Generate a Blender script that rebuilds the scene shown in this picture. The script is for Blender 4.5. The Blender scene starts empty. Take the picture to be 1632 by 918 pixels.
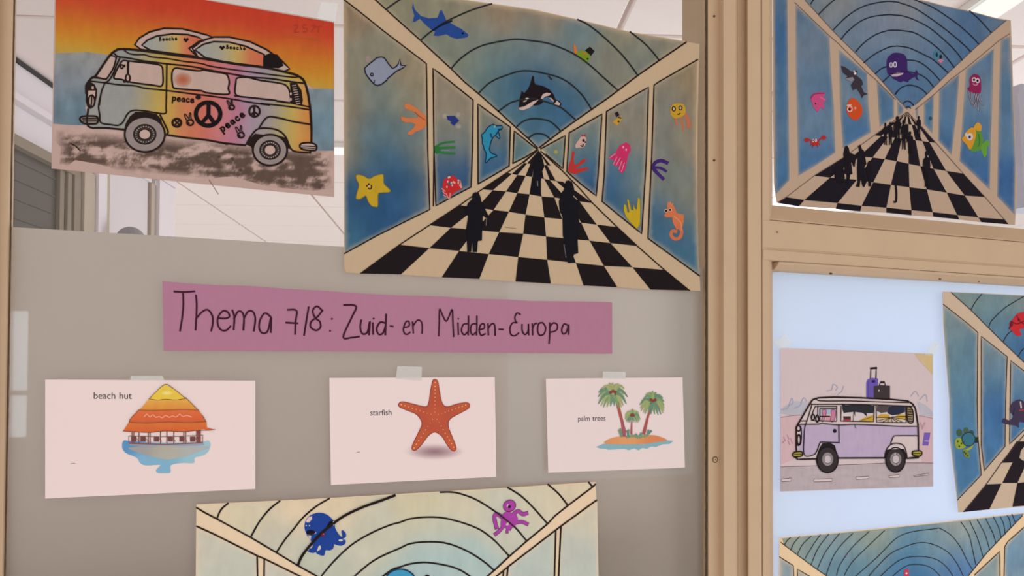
import bpy, bmesh, math, random
from mathutils import Vector, Matrix, noise as mnoise
from mathutils.geometry import tessellate_polygon
random.seed(7)

# ------------------------------------------------------------------ camera
F_PX, CX, CY = 1300.0, 816.0, 569.0          # focal length and principal point for a 1632 x 918 frame
YAW, PITCH, ROLL = math.radians(21.0), math.radians(1.16), math.radians(0.25)
CAM = Vector((0.0, -0.83, 1.55))
fw = Vector((math.sin(YAW)*math.cos(PITCH), math.cos(YAW)*math.cos(PITCH), math.sin(PITCH)))
rt = Vector((math.cos(YAW), -math.sin(YAW), 0.0))
up = rt.cross(fw)
rt, up = rt*math.cos(ROLL)+up*math.sin(ROLL), up*math.cos(ROLL)-rt*math.sin(ROLL)
cd = bpy.data.cameras.new('camera')
cam = bpy.data.objects.new('camera', cd)
bpy.context.scene.collection.objects.link(cam)
cd.sensor_width = 36.0
cd.lens = 36.0*F_PX/1632.0
cd.shift_y = (CY-459.0)/1632.0
cd.clip_start = 0.02
cam.matrix_world = Matrix.Translation(CAM) @ Matrix((rt, up, -fw)).transposed().to_4x4()
bpy.context.scene.camera = cam
sc = bpy.context.scene
sc.view_settings.view_transform = 'Standard'
sc.view_settings.look = 'None'
sc.view_settings.gamma = 1.0
sc.view_settings.exposure = 0.0
sc.view_settings.use_curve_mapping = False

# ------------------------------------------------------------------ light: soft even room light, daylight windows
world = bpy.data.worlds.new('room_light'); sc.world = world
world.use_nodes = True
bg = world.node_tree.nodes['Background']
bg.inputs[0].default_value = (0.90, 0.885, 0.87, 1)
bg.inputs[1].default_value = 1.05
def area(name, loc, target, sx, sy, power, col):
    d = bpy.data.lights.new(name, 'AREA'); d.shape = 'RECTANGLE'; d.size = sx; d.size_y = sy
    d.energy = power; d.color = col
    o = bpy.data.objects.new(name, d); sc.collection.objects.link(o)
    o.location = loc
    o.rotation_euler = (Vector(target)-Vector(loc)).to_track_quat('-Z', 'Y').to_euler()
    return o
area('classroom_window_light', (-1.93, -4.6, 1.67), (-1.93, 0, 1.67), 2.0, 0.46, 17, (0.78, 0.88, 1.0))
area('classroom_window_light', (-1.93, -4.6, 1.29), (-1.93, 0, 1.29), 2.0, 0.24, 9, (0.78, 0.88, 1.0))
area('classroom_window_light', (2.83, -4.6, 1.62), (2.83, 0, 1.60), 1.55, 1.70, 9, (0.62, 0.90, 1.0))
area('far_room_daylight', (3.4, 2.6, 1.5), (0.9, 0.0, 1.5), 1.6, 1.6, 60, (0.80, 0.89, 1.0))

# ------------------------------------------------------------------ helpers
def ray(px, py):
    return rt*((px-CX)/F_PX) - up*((py-CY)/F_PX) + fw
def onwall(px, py, y=0.0):                      # point of the glazed wall (plane y) seen at a measured position
    d = ray(px, py)
    return CAM + d*((y-CAM.y)/d.y)
def onplane(px, py, p0, n):
    d = ray(px, py)
    return CAM + d*((p0-CAM).dot(n)/d.dot(n))
def lin(c):
    out = []
    for v in c[:3]:
        v = max(0.0, min(255.0, v))/255.0
        out.append(v/12.92 if v <= 0.04045 else ((v+0.055)/1.055)**2.4)
    return tuple(out)
COL = sc.collection
def link(o, parent=None):
    COL.objects.link(o)
    if parent is not None:
        o.parent = parent
        o.matrix_parent_inverse = Matrix.Identity(4)
    return o
def tag(o, label=None, cat=None, group=None, kind=None):
    if label: o['label'] = label
    if cat: o['category'] = cat
    if group: o['group'] = group
    if kind: o['kind'] = kind
    return o
def empty(name, loc):
    o = bpy.data.objects.new(name, None); o.location = loc; o.empty_display_size = 0.05
    COL.objects.link(o); return o

# ------------------------------------------------------------------ materials
def mat(name):
    m = bpy.data.materials.new(name); m.use_nodes = True
    nt = m.node_tree; nt.nodes.clear()
    out = nt.nodes.new('ShaderNodeOutputMaterial')
    return m, nt, out
def ink_material(name, rough, spec, grain=0.5):
    m, nt, out = mat(name)
    b = nt.nodes.new('ShaderNodeBsdfPrincipled')
    at = nt.nodes.new('ShaderNodeVertexColor'); at.layer_name = 'Col'
    geo = nt.nodes.new('ShaderNodeNewGeometry')
    mp = nt.nodes.new('ShaderNodeMapping'); mp.inputs['Scale'].default_value = (1.0, 1.0, 0.35)
    n1 = nt.nodes.new('ShaderNodeTexNoise'); n1.inputs['Scale'].default_value = 170; n1.inputs['Detail'].default_value = 4
    n2 = nt.nodes.new('ShaderNodeTexNoise'); n2.inputs['Scale'].default_value = 1500; n2.inputs['Detail'].default_value = 2
    nt.links.new(geo.outputs['Position'], mp.inputs['Vector'])
    nt.links.new(mp.outputs['Vector'], n1.inputs['Vector'])
    nt.links.new(geo.outputs['Position'], n2.inputs['Vector'])
    a1 = nt.nodes.new('ShaderNodeMath'); a1.operation = 'ADD'
    nt.links.new(n1.outputs['Fac'], a1.inputs[0]); nt.links.new(n2.outputs['Fac'], a1.inputs[1])
    s1 = nt.nodes.new('ShaderNodeMath'); s1.operation = 'SUBTRACT'; s1.inputs[1].default_value = 1.0
    nt.links.new(a1.outputs[0], s1.inputs[0])
    m1 = nt.nodes.new('ShaderNodeMath'); m1.operation = 'MULTIPLY'
    nt.links.new(s1.outputs[0], m1.inputs[0]); nt.links.new(at.outputs['Alpha'], m1.inputs[1])
    m2 = nt.nodes.new('ShaderNodeMath'); m2.operation = 'MULTIPLY_ADD'; m2.inputs[1].default_value = grain*2.0; m2.inputs[2].default_value = 1.0
    nt.links.new(m1.outputs[0], m2.inputs[0])
    vm = nt.nodes.new('ShaderNodeVectorMath'); vm.operation = 'SCALE'
    nt.links.new(at.outputs['Color'], vm.inputs[0]); nt.links.new(m2.outputs[0], vm.inputs['Scale'])
    nt.links.new(vm.outputs[0], b.inputs['Base Color'])
    b.inputs['Roughness'].default_value = rough
    b.inputs['Specular IOR Level'].default_value = spec
    nt.links.new(b.outputs[0], out.inputs[0])
    return m
M_ART = ink_material('paint_and_ink_on_paper', 0.85, 0.12)
M_PRINT = ink_material('laminated_print', 0.45, 0.25, 0.25)
def plain(name, rgb, rough=0.6, spec=0.3, var=0.05, scale=30, bump=0.0):
    m, nt, out = mat(name)
    b = nt.nodes.new('ShaderNodeBsdfPrincipled')
    geo = nt.nodes.new('ShaderNodeNewGeometry')
    n = nt.nodes.new('ShaderNodeTexNoise'); n.inputs['Scale'].default_value = scale; n.inputs['Detail'].default_value = 5
    nt.links.new(geo.outputs['Position'], n.inputs['Vector'])
    r = nt.nodes.new('ShaderNodeMix'); r.data_type = 'RGBA'
    c = lin(rgb)
    r.inputs['A'].default_value = tuple(v*(1-var) for v in c)+(1,)
    r.inputs['B'].default_value = tuple(min(1, v*(1+var)) for v in c)+(1,)
    nt.links.new(n.outputs['Fac'], r.inputs['Factor'])
    nt.links.new(r.outputs['Result'], b.inputs['Base Color'])
    b.inputs['Roughness'].default_value = rough
    b.inputs['Specular IOR Level'].default_value = spec
    if bump:
        bp = nt.nodes.new('ShaderNodeBump'); bp.inputs['Strength'].default_value = bump; bp.inputs['Distance'].default_value = 0.001
        nt.links.new(n.outputs['Fac'], bp.inputs['Height']); nt.links.new(bp.outputs[0], b.inputs['Normal'])
    nt.links.new(b.outputs[0], out.inputs[0])
    return m
def glass_material(name, tint):
    m, nt, out = mat(name)
    t = nt.nodes.new('ShaderNodeBsdfTransparent'); t.inputs[0].default_value = tint+(1,)
    g = nt.nodes.new('ShaderNodeBsdfGlossy'); g.inputs['Roughness'].default_value = 0.02
    fr = nt.nodes.new('ShaderNodeFresnel'); fr.inputs['IOR'].default_value = 1.35
    ge = nt.nodes.new('ShaderNodeNewGeometry')                # the far face of the pane is left from inside
    io = nt.nodes.new('ShaderNodeMath'); io.operation = 'MULTIPLY_ADD'; io.inputs[1].default_value = 1/1.35-1.35; io.inputs[2].default_value = 1.35
    nt.links.new(ge.outputs['Backfacing'], io.inputs[0]); nt.links.new(io.outputs[0], fr.inputs['IOR'])
    mx = nt.nodes.new('ShaderNodeMixShader')
    nt.links.new(fr.outputs[0], mx.inputs[0]); nt.links.new(t.outputs[0], mx.inputs[1]); nt.links.new(g.outputs[0], mx.inputs[2])
    nt.links.new(mx.outputs[0], out.inputs[0])
    return m
def film_material(name, dif, tra, var=0.06):
    m, nt, out = mat(name)
    d = nt.nodes.new('ShaderNodeBsdfDiffuse'); t = nt.nodes.new('ShaderNodeBsdfTranslucent')
    geo = nt.nodes.new('ShaderNodeNewGeometry')
    n = nt.nodes.new('ShaderNodeTexNoise'); n.inputs['Scale'].default_value = 3.0; n.inputs['Detail'].default_value = 3
    nt.links.new(geo.outputs['Position'], n.inputs['Vector'])
    for node, c in ((d, dif), (t, tra)):
        r = nt.nodes.new('ShaderNodeMix'); r.data_type = 'RGBA'
        r.inputs['A'].default_value = tuple(v*(1-var) for v in c)+(1,); r.inputs['B'].default_value = tuple(v*(1+var) for v in c)+(1,)
        nt.links.new(n.outputs['Fac'], r.inputs['Factor']); nt.links.new(r.outputs['Result'], node.inputs[0])
    a = nt.nodes.new('ShaderNodeAddShader')
    nt.links.new(d.outputs[0], a.inputs[0]); nt.links.new(t.outputs[0], a.inputs[1])
    nt.links.new(a.outputs[0], out.inputs[0])
    return m
def emis(name, rgb, s):
    m, nt, out = mat(name)
    e = nt.nodes.new('ShaderNodeEmission'); e.inputs[0].default_value = rgb+(1,); e.inputs[1].default_value = s
    nt.links.new(e.outputs[0], out.inputs[0]); return m
def tape_material():
    m, nt, out = mat('clear_sticky_tape')
    t = nt.nodes.new('ShaderNodeBsdfTransparent'); d = nt.nodes.new('ShaderNodeBsdfPrincipled')
    d.inputs['Base Color'].default_value = (0.78, 0.77, 0.73, 1); d.inputs['Roughness'].default_value = 0.4
    mx = nt.nodes.new('ShaderNodeMixShader'); mx.inputs[0].default_value = 0.34
    nt.links.new(t.outputs[0], mx.inputs[1]); nt.links.new(d.outputs[0], mx.inputs[2]); nt.links.new(mx.outputs[0], out.inputs[0])
    return m
M_CREAM = plain('cream_painted_wood', (194, 163, 132), 0.5, 0.3, 0.05, 25, 0.08)
M_SHADOWGAP = plain('dark_glazing_gasket', (92, 74, 56), 0.9, 0.1, 0.35, 140)
M_SCREW = plain('painted_screw', (190, 165, 130), 0.4, 0.5, 0.1, 200)
M_SCREWHOLE = plain('screw_recess', (80, 62, 45), 0.8, 0.1, 0.1, 200)
M_GLASS = glass_material('window_glass', (0.93, 0.945, 0.93))
M_FROST = film_material('grey_frosted_film', (0.214, 0.182, 0.158), (0.356, 0.285, 0.250))
M_OPAL = film_material('white_frosted_film', (0.20, 0.225, 0.28), (0.54, 0.62, 0.82), 0.03)
M_TAPE = tape_material()
M_CEIL = plain('white_ceiling_tile', (240, 222, 218), 0.9, 0.1, 0.03, 60)
M_GRID = plain('ceiling_grid_metal', (206, 188, 180), 0.7, 0.2, 0.05, 50)
M_WALLW = plain('white_painted_wall', (224, 212, 216), 0.8, 0.1, 0.03, 20)
M_DOOR = plain('white_painted_door', (214, 202, 204), 0.5, 0.3, 0.03, 20)
M_BROWN = plain('grey_brown_frame', (140, 124, 108), 0.6, 0.2, 0.06, 30)
M_DARKGLASS = plain('dark_window_glass', (84, 74, 67), 0.3, 0.3, 0.12, 9)
M_BLACK = plain('black_rubber_seal', (38, 30, 28), 0.8, 0.2, 0.1, 80)
M_GREY = plain('grey_plastic', (150, 146, 150), 0.6, 0.3, 0.1, 40)
M_LAMP = emis('lamp_diffuser', (1.0, 0.97, 0.92), 1.25)
M_WHITEMETAL = plain('white_lamp_housing', (235, 232, 228), 0.4, 0.4, 0.02, 30)

# ------------------------------------------------------------------ mesh helpers
def meshobj(name, verts, faces, m, parent=None, origin=None, cols=None):
    me = bpy.data.meshes.new(name)
    o0 = origin if origin is not None else Vector((0, 0, 0))
    me.from_pydata([tuple(Vector(v)-o0) for v in verts], [], faces)
    if cols is not None:
        ca = me.color_attributes.new('Col', 'FLOAT_COLOR', 'POINT')
        flat = []
        for c in cols: flat.extend(c)
        ca.data.foreach_set('color', flat)
    me.materials.append(m); me.validate(); me.update()
    o = bpy.data.objects.new(name, me)
    if parent is None: o.location = o0
    return link(o, parent)
def prism(name, outline, p_to_world, lo, hi, m, parent=None, origin=None):
    """closed 2-D outline extruded between parameters lo and hi; p_to_world(u, v, t) gives the point"""
    n = len(outline)
    vs = [p_to_world(u, v, lo) for u, v in outline]+[p_to_world(u, v, hi) for u, v in outline]
    fs = [tuple(range(n))[::-1], tuple(range(n, 2*n))]
    for i in range(n):
        j = (i+1) % n
        fs.append((i, j, n+j, n+i))
    o = meshobj(name, vs, fs, m, parent, origin)
    bm = bmesh.new(); bm.from_mesh(o.data); bmesh.ops.recalc_face_normals(bm, faces=bm.faces); bm.to_mesh(o.data); bm.free()
    return o
def boxw(name, x0, x1, y0, y1, z0, z1, m, parent=None, origin=None):
    return prism(name, [(x0, y0), (x1, y0), (x1, y1), (x0, y1)], lambda u, v, t: Vector((u, v, t)), z0, z1, m, parent, origin)

# ------------------------------------------------------------------ drawing engine: flat marks laid on a sheet
CROPS = dict(R1=(0,0,.43546), R2=(70,10,.16342), R3=(300,10,.16342), R4=(70,150,.18519), R5=(300,150,.18519), R6=(540,0,.14162),
    R7=(700,0,.14157), R8=(900,0,.14706), A1=(540,120,.13072), A2=(540,230,.13072), A3=(690,130,.11985), A4=(690,230,.13072),
    A5=(810,100,.13072), A6=(880,160,.13072), A7=(980,130,.13066), A8=(980,240,.1634), B1=(540,300,.18519), B2=(820,300,.18995),
    B3=(760,210,.13072), B4=(250,440,.22672), B5=(600,440,.2451), B6=(60,590,.22872), B7=(510,580,.22883), B8=(860,580,.22881),
    C1=(300,760,.20833), C2=(630,760,.20833), C3=(1210,0,.19608), C4=(1420,0,.19611), C5=(1210,170,.21782), C6=(1420,170,.21788),
    C7=(1100,300,.32678), C8=(1230,550,.27245), D1=(1490,440,.21779), D2=(1490,620,.22866), D3=(1230,800,.24632), D4=(1100,600,.34632),
    E1=(120,70,.12255), E2=(260,130,.1089), E3=(350,170,.1089), E4=(190,600,.18519), E5=(940,595,.14156), E6=(1330,150,.17436),
    E7=(1250,620,.15252), E8=(470,800,.10893), P=(0,0,1.0))
def Q(s):
    """measured outline: 'R6 10 20 30 40 R7 ...' -> list of positions on the wall, in frame pixels"""
    out = []; x0 = y0 = 0.0; k = 1.0; pend = None
    for t in s.split():
        if t in CROPS: x0, y0, k = CROPS[t]; continue
        v = float(t)
        if pend is None: pend = v
        else: out.append((x0+pend*k, y0+v*k)); pend = None
    return out
def smooth(pts, closed=False, sub=5):
    n = len(pts)
    if n < 3: return pts
    out = []
    segs = n if closed else n-1
    for i in range(segs):
        p1, p2 = pts[i], pts[(i+1) % n]
        p0 = pts[i-1] if (closed or i > 0) else p1
        p3 = pts[(i+2) % n] if (closed or i+2 < n) else p2
        L = math.hypot(p2[0]-p1[0], p2[1]-p1[1])
        s = max(2, min(sub, int(L/1.5)+1))
        for k in range(s):
            t = k/s; t2 = t*t; t3 = t2*t
            out.append(tuple(0.5*((2*p1[a])+(-p0[a]+p2[a])*t+(2*p0[a]-5*p1[a]+4*p2[a]-p3[a])*t2+(-p0[a]+3*p1[a]-3*p2[a]+p3[a])*t3) for a in (0, 1)))
    if not closed: out.append(pts[-1])
    return out
def dens(pts, step, closed=False):
    out = []; n = len(pts)
    for i in range(n if closed else n-1):
        a, b = pts[i], pts[(i+1) % n]
        k = max(1, int(math.hypot(b[0]-a[0], b[1]-a[1])/step))
        for j in range(k): out.append((a[0]+(b[0]-a[0])*j/k, a[1]+(b[1]-a[1])*j/k))
    if not closed: out.append(pts[-1])
    return out
def inside(poly, x, y):
    c = False; n = len(poly); j = n-1
    for i in range(n):
        xi, yi = poly[i]; xj, yj = poly[j]
        if (yi > y) != (yj > y) and x < (xj-xi)*(y-yi)/(yj-yi)+xi: c = not c
        j = i
    return c
def clip(poly, x0, y0, x1, y1):
    for ax, lim, sg in ((0, x0, 1), (0, x1, -1), (1, y0, 1), (1, y1, -1)):
        out = []; n = len(poly)
        if n == 0: return out
        for i in range(n):
            a, b = poly[i-1], poly[i]
            da, db = (a[ax]-lim)*sg, (b[ax]-lim)*sg
            if da >= 0 and db >= 0: out.append(b)
            elif da >= 0 or db >= 0:
                t = da/(da-db); p = (a[0]+(b[0]-a[0])*t, a[1]+(b[1]-a[1])*t)
                out.append(p)
                if db >= 0: out.append(b)
        poly = out
    return poly
def idw(ctrl, power=3.0, mott=0.0, msc=0.03):
    sg = {3.0: 21.0, 2.5: 24.0}.get(power, 14.0); k2 = 1/(2*sg*sg)
    def f(x, y):
        ws = 0; r = g = b = 0.0
        for cx, cy, c in ctrl:
            d2 = (x-cx)**2+(y-cy)**2
            w = math.exp(-d2*k2)+1e-4/(1+d2*k2)
            ws += w; r += w*c[0]; g += w*c[1]; b += w*c[2]
        k = 1.0
        if mott: k += mott*(mnoise.noise((x*msc, y*msc*0.6, 3.1))+0.5*mnoise.noise((x*msc*2.7, y*msc*1.5, 9.7)))
        return (r/ws*k, g/ws*k, b/ws*k)
    return f
LAY = 0.0001
class Art:
    def __init__(s, name, label, cat, base, curl=None, m=None, group=None, tone=(1, 1, 1), pen=1.0):
        s.pen = pen; s.tone = tone                            # tint of paper and inks; darkens upper drawings in place of dimmer light
        s.base = onwall(*base, y=-0.001); s.curl = curl or (lambda x, y: 0.0); s.m = m or M_ART
        s.n = 0; s.root = empty(name, s.base); tag(s.root, label, cat, group); s.parts = []
    def k(s, c): return lin([c[i]*s.tone[i] for i in range(3)])
    def pos(s, x, y, layer):
        return onwall(x, y, -(0.0012+s.curl(x, y)+layer*LAY))
    def part(s, name, label=None):
        p = Part(s, name, label); s.parts.append(p); return p
    def sheet(s, poly, col, tex=0.12, name='paper', fn=None):
        p = s.part(name); poly = dens(poly, 8, True)
        p.paint(poly, fn or (lambda x, y: col), 0, tex=tex)
        n = len(poly); b = len(p.v); c = s.k(col)+(tex,)
        for (x, y) in poly:                                   # edge and back give the sheet its thickness
            q = s.pos(x, y, 0); p.v += [q, q+Vector((0, 0.0004, 0))]; p.c += [c, c]
        for i in range(n):
            j = (i+1) % n; p.f.append((b+2*i, b+2*j, b+2*j+1, b+2*i+1))
        b = len(p.v); m0 = len(p.f)
        p.paint(poly, lambda x, y: col, 0, tex=tex)
        for k in range(b, len(p.v)): p.v[k] = p.v[k]+Vector((0, 0.0004, 0))
        return p
    def done(s):
        for p in s.parts:
            if p.f:
                o = meshobj(p.name, p.v, p.f, s.m, s.root, s.base, p.c)
                if p.label: o['label'] = p.label
        return s.root
class Part:
    def nudge(s, layer):                     # marks on one layer never lie in exactly the same plane
        s.art.n = (s.art.n+1) % 9; return layer+s.art.n*0.1
    def __init__(s, art, name, label=None): s.art = art; s.name = name; s.label = label; s.v = []; s.f = []; s.c = []
    def poly(s, pts, cols, layer, tex):
        b = len(s.v)
        for (x, y), c in zip(pts, cols): s.v.append(s.art.pos(x, y, layer)); s.c.append(s.art.k(c)+(tex,))
        s.f.append(tuple(range(b, b+len(pts))))
    def paint(s, poly, fn, layer, step=8.0, tex=0.3):
        if layer: layer = s.nudge(layer)
        xs = [p[0] for p in poly]; ys = [p[1] for p in poly]
        x0, x1, y0, y1 = min(xs), max(xs), min(ys), max(ys)
        nx = max(1, int((x1-x0)/step)+1); ny = max(1, int((y1-y0)/step)+1)
        memo = {}
        def vert(x, y):
            key = (round(x, 3), round(y, 3))
            if key not in memo:
                memo[key] = len(s.v); s.v.append(s.art.pos(x, y, layer)); s.c.append(s.art.k(fn(x, y))+(tex,))
            return memo[key]
        tris = tessellate_polygon([[Vector((x, y, 0)) for x, y in poly]])
        for t in tris:
            tri = [poly[k] for k in t]
            ax = [p[0] for p in tri]; ay = [p[1] for p in tri]
            if abs((tri[1][0]-tri[0][0])*(tri[2][1]-tri[0][1])-(tri[2][0]-tri[0][0])*(tri[1][1]-tri[0][1])) < 1e-4: continue
            for i in range(int((min(ax)-x0)/step), int((max(ax)-x0)/step)+1):
                for j in range(int((min(ay)-y0)/step), int((max(ay)-y0)/step)+1):
                    q = clip(tri, x0+i*step, y0+j*step, x0+(i+1)*step, y0+(j+1)*step)
                    u = []
                    for x, y in q:
                        k = vert(x, y)
                        if k not in u: u.append(k)
                    if len(u) >= 3: s.f.append(tuple(u))
    def fill(s, pts, col, layer=3, sm=False, tex=0.15):
        if isinstance(pts, str): pts = Q(pts)
        if sm: pts = smooth(pts, True)
        fn = col if callable(col) else (lambda x, y: col)
        xs = [p[0] for p in pts]; ys = [p[1] for p in pts]
        if max(max(xs)-min(xs), max(ys)-min(ys)) > 12: s.paint(pts, fn, layer, 8.0, tex)
        else: s.poly(pts, [fn(x, y) for x, y in pts], s.nudge(layer), tex)
    def stroke(s, pts, w, col=(38, 24, 20), layer=4, sm=True, closed=False, taper=False, tex=0.1):
        w *= s.art.pen
        if isinstance(pts, str): pts = Q(pts)
        if sm: pts = smooth(pts, closed)
        pts = dens(pts, 7, closed)
        q = []
        for p in pts:
            if not q or math.hypot(p[0]-q[-1][0], p[1]-q[-1][1]) > 0.15: q.append(p)
        pts = q; n = len(pts)
        if n < 2: return
        L = []; R = []
        for i in range(n):
            a = pts[i-1] if (i > 0 or closed) else pts[i]
            b = pts[(i+1) % n] if (i < n-1 or closed) else pts[i]
            dx, dy = b[0]-a[0], b[1]-a[1]; d = math.hypot(dx, dy) or 1.0
            nx, ny = -dy/d, dx/d
            h = w/2*(1+0.12*mnoise.noise((pts[i][0]*0.13, pts[i][1]*0.13, 1.0)))
            if taper: h *= 1-0.75*abs(2*i/(n-1)-1)**2 if taper == 2 else 1-0.8*i/(n-1)
            x, y = pts[i]
            if not closed and i == 0: x -= dx/d*h*0.7; y -= dy/d*h*0.7
            if not closed and i == n-1: x += dx/d*h*0.7; y += dy/d*h*0.7
            L.append((x+nx*h, y+ny*h)); R.append((x-nx*h, y-ny*h))
        b = len(s.v); c = s.art.k(col)+(tex,); layer = s.nudge(layer)
        for l, r in zip(L, R):
            s.v += [s.art.pos(l[0], l[1], layer), s.art.pos(r[0], r[1], layer)]; s.c += [c, c]
        for i in range(n if closed else n-1):
            j = (i+1) % n; s.f.append((b+2*i, b+2*j, b+2*j+1, b+2*i+1))
    def lines(s, txt, w, col=(38, 24, 20), layer=4, sm=True):
        for t in txt.split(';'):
            if t.strip(): s.stroke(t, w, col, layer, sm)
    def disc(s, c, rx, ry=None, col=(0, 0, 0), layer=4, tex=0.1, n=20, rot=0.0):
        if isinstance(c, str): c = Q(c)[0]
        ry = rx if ry is None else ry; cr, sr = math.cos(rot), math.sin(rot)
        s.fill([(c[0]+rx*math.cos(t)*cr-ry*math.sin(t)*sr, c[1]+rx*math.cos(t)*sr+ry*math.sin(t)*cr) for t in [2*math.pi*k/n for k in range(n)]], col, layer, tex=tex)
    def ring(s, c, rx, ry, w, col=(38, 24, 20), layer=4, n=28, rot=0.0):
        if isinstance(c, str): c = Q(c)[0]
        cr, sr = math.cos(rot), math.sin(rot)
        s.stroke([(c[0]+rx*math.cos(t)*cr-ry*math.sin(t)*sr, c[1]+rx*math.cos(t)*sr+ry*math.sin(t)*cr) for t in [2*math.pi*k/n for k in range(n)]], w, col, layer, sm=False, closed=True)
    def glow(s, c, rx, ry, core, rim, layer=3, power=1.5, n=26, rings=7):
        if isinstance(c, str): c = Q(c)[0]
        prev = None
        for k in range(rings+1):
            r = k/rings; t = r**power
            cc = tuple(core[a]+(rim[a]-core[a])*t for a in range(3))
            ringp = [(c[0]+rx*r*math.cos(2*math.pi*i/n), c[1]+ry*r*math.sin(2*math.pi*i/n)) for i in range(n)]
            if prev:
                for i in range(n):
                    j = (i+1) % n
                    s.poly([prev[0][i], prev[0][j], ringp[j], ringp[i]], [prev[1], prev[1], cc, cc], layer, 0.1)
            prev = (ringp, cc)
    def person(s, cx, yt, yb, w=None, col=(22, 18, 24), layer=6, flip=1):
        h = yb-yt; w = w or h*0.30
        shp = [(0,0),(.18,.02),(.2,.1),(.1,.16),(.42,.22),(.5,.4),(.46,.54),(.36,.5),(.34,.38),(.3,.55),(.34,.98),(.4,1),(.12,1),(.04,.62),(-.04,.98),(-.3,1),(-.22,.96),(-.3,.55),(-.34,.4),(-.42,.52),(-.52,.5),(-.46,.26),(-.14,.17),(-.2,.1),(-.18,.03)]
        s.fill([(cx+flip*a*w, yt+b*h) for a, b in shp], col, layer)
    def text(s, txt, x, y, size, col, layer=5, slope=0.0, squeeze=1.0):
        cu = bpy.data.curves.new('lettering', 'FONT'); cu.body = txt; cu.size = 1.0
        ob = bpy.data.objects.new('lettering', cu); COL.objects.link(ob)
        dg = bpy.context.evaluated_depsgraph_get(); me = ob.evaluated_get(dg).to_mesh()
        b = len(s.v); c = s.art.k(col)+(0.0,)
        for v in me.vertices:
            px = x+v.co.x*size*squeeze; py = y-v.co.y*size+v.co.x*size*slope
            s.v.append(s.art.pos(px, py, layer)); s.c.append(c)
        for f in me.polygons: s.f.append(tuple(b+i for i in f.vertices))
        bpy.data.objects.remove(ob); bpy.data.curves.remove(cu)
GLYPH = {'p': ['0 1.6 .05 0', '.05 .2 .45 0 .8 .25 .7 .75 .3 .95 .05 .8'], 'e': ['.05 .5 .8 .4 .6 .05 .2 .1 .05 .5 .2 .9 .6 .95 .9 .75'],
         'a': ['.75 .15 .35 .05 .05 .45 .2 .9 .55 .85 .75 .2 .85 .95'], 'c': ['.8 .2 .45 .02 .1 .4 .2 .85 .55 .97 .85 .8'],
         'h': ['.1 -.7 .1 1', '.1 .5 .4 .15 .7 .35 .75 1'], 'B': ['.1 -.6 .1 1', '.1 -.55 .6 -.5 .55 0 .15 .15 .75 .3 .7 .85 .1 1']}
def hand(part, txt, x, y, h, adv, ang, w, col=(38, 24, 20), layer=6):
    ca, sa = math.cos(ang), math.sin(ang); u = 0.0
    for ch in txt:
        for st in GLYPH[ch]:
            v = [float(t) for t in st.split()]
            pts = [(u+v[i]*h*0.95, v[i+1]*h) for i in range(0, len(v), 2)]
            part.stroke([(x+a*ca-b*sa, y+a*sa+b*ca) for a, b in pts], w, col, layer)
        u += adv
def panel(art, poly, fn, layer=1, tex=.22, paper=None, soft=7.0, name='glass_panel', most=.55, step=4.0):
    """one painted field; the paint thins out to bare paper along its rim"""
    p = art.part(name); n = len(poly)
    def rim(x, y):
        d = 1e9
        for i in range(n):
            ax, ay = poly[i-1]; bx, by = poly[i]
            dx, dy = bx-ax, by-ay; L = dx*dx+dy*dy or 1.0
            t = max(0.0, min(1.0, ((x-ax)*dx+(y-ay)*dy)/L))
            d = min(d, math.hypot(x-ax-dx*t, y-ay-dy*t))
        c = fn(x, y); k = most*max(0.0, 1-d/(soft*(1+.5*mnoise.noise((x*.08, y*.08, 2.2)))))
        return tuple(c[i]*(1-k)+paper[i]*k for i in range(3))
    p.paint(poly, rim if paper else fn, layer, step, tex)
    return p
def checker(part, rows, black, first_black, layer=2, vp=None):
    """tile floor drawn in perspective: rows are lists of points from the front row back"""
    for r in range(len(rows)-1):
        a, b = rows[r], rows[r+1]
        for k in range(len(a)-1):
            if ((r+k) % 2 == 0) == first_black:
                q = [a[k], a[k+1], b[k+1], b[k]]
                big = min(a[k+1][0]-a[k][0], a[k][1]-b[k][1]) > 4
                (part.art.part('floor_tile') if big else part).fill(q, black, layer, tex=0.25)
def row(l, r, n=10):
    return [(l[0]+(r[0]-l[0])*k/(n-1), l[1]+(r[1]-l[1])*k/(n-1)) for k in range(n)]
def heart(part, x, y, r, col=(30, 20, 18), layer=6):
    part.fill([(x, y+r), (x-r, y), (x-r*.9, y-r*.6), (x-r*.4, y-r*.8), (x, y-r*.3), (x+r*.4, y-r*.8), (x+r*.9, y-r*.6), (x+r, y)], col, layer)

# ------------------------------------------------------------------ the glazed partition
def wx(px, y=0.0): return onwall(px, 500, y).x
def wz(px, py, y=0.0): return onwall(px, py, y).z
Z0, Z1 = 0.95, 2.30
XL, XP0, XP1, XR = wx(15), wx(1127), wx(1231.5), wx(1631)+0.75
Z_RT, Z_RB = wz(1431, 346), wz(1431, 443)            # rail between the two right-hand panes
Z_FILM = wz(280, 375.5)

def window(name, x0, x1, z0, z1, films):
    root = empty(name, (x0, 0, z0)); root['kind'] = 'structure'
    boxw('glass_pane', x0-0.006, x1+0.006, 0.0, 0.006, z0-0.006, z1+0.006, M_GLASS, root, root.location)
    for (za, zb, m, lab) in films:
        f = meshobj('frosted_film', [(x0-.004, .0068, za), (x1+.004, .0068, za), (x1+.004, .0068, zb), (x0-.004, .0068, zb)], [(0, 1, 2, 3)], m, root, root.location)
        f['label'] = lab
    return root
w1 = window('window_1', XL, XP0, Z0, Z1, [(Z0, Z_FILM, M_FROST, 'grey frosted privacy film over the lower pane')])
w2 = window('window_2', XP1, XR, Z_RT, Z1, [])
w3 = window('window_3', XP1, XR, Z0, Z_RB, [(Z0, Z_RB, M_OPAL, 'bright white frosted film')])
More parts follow.
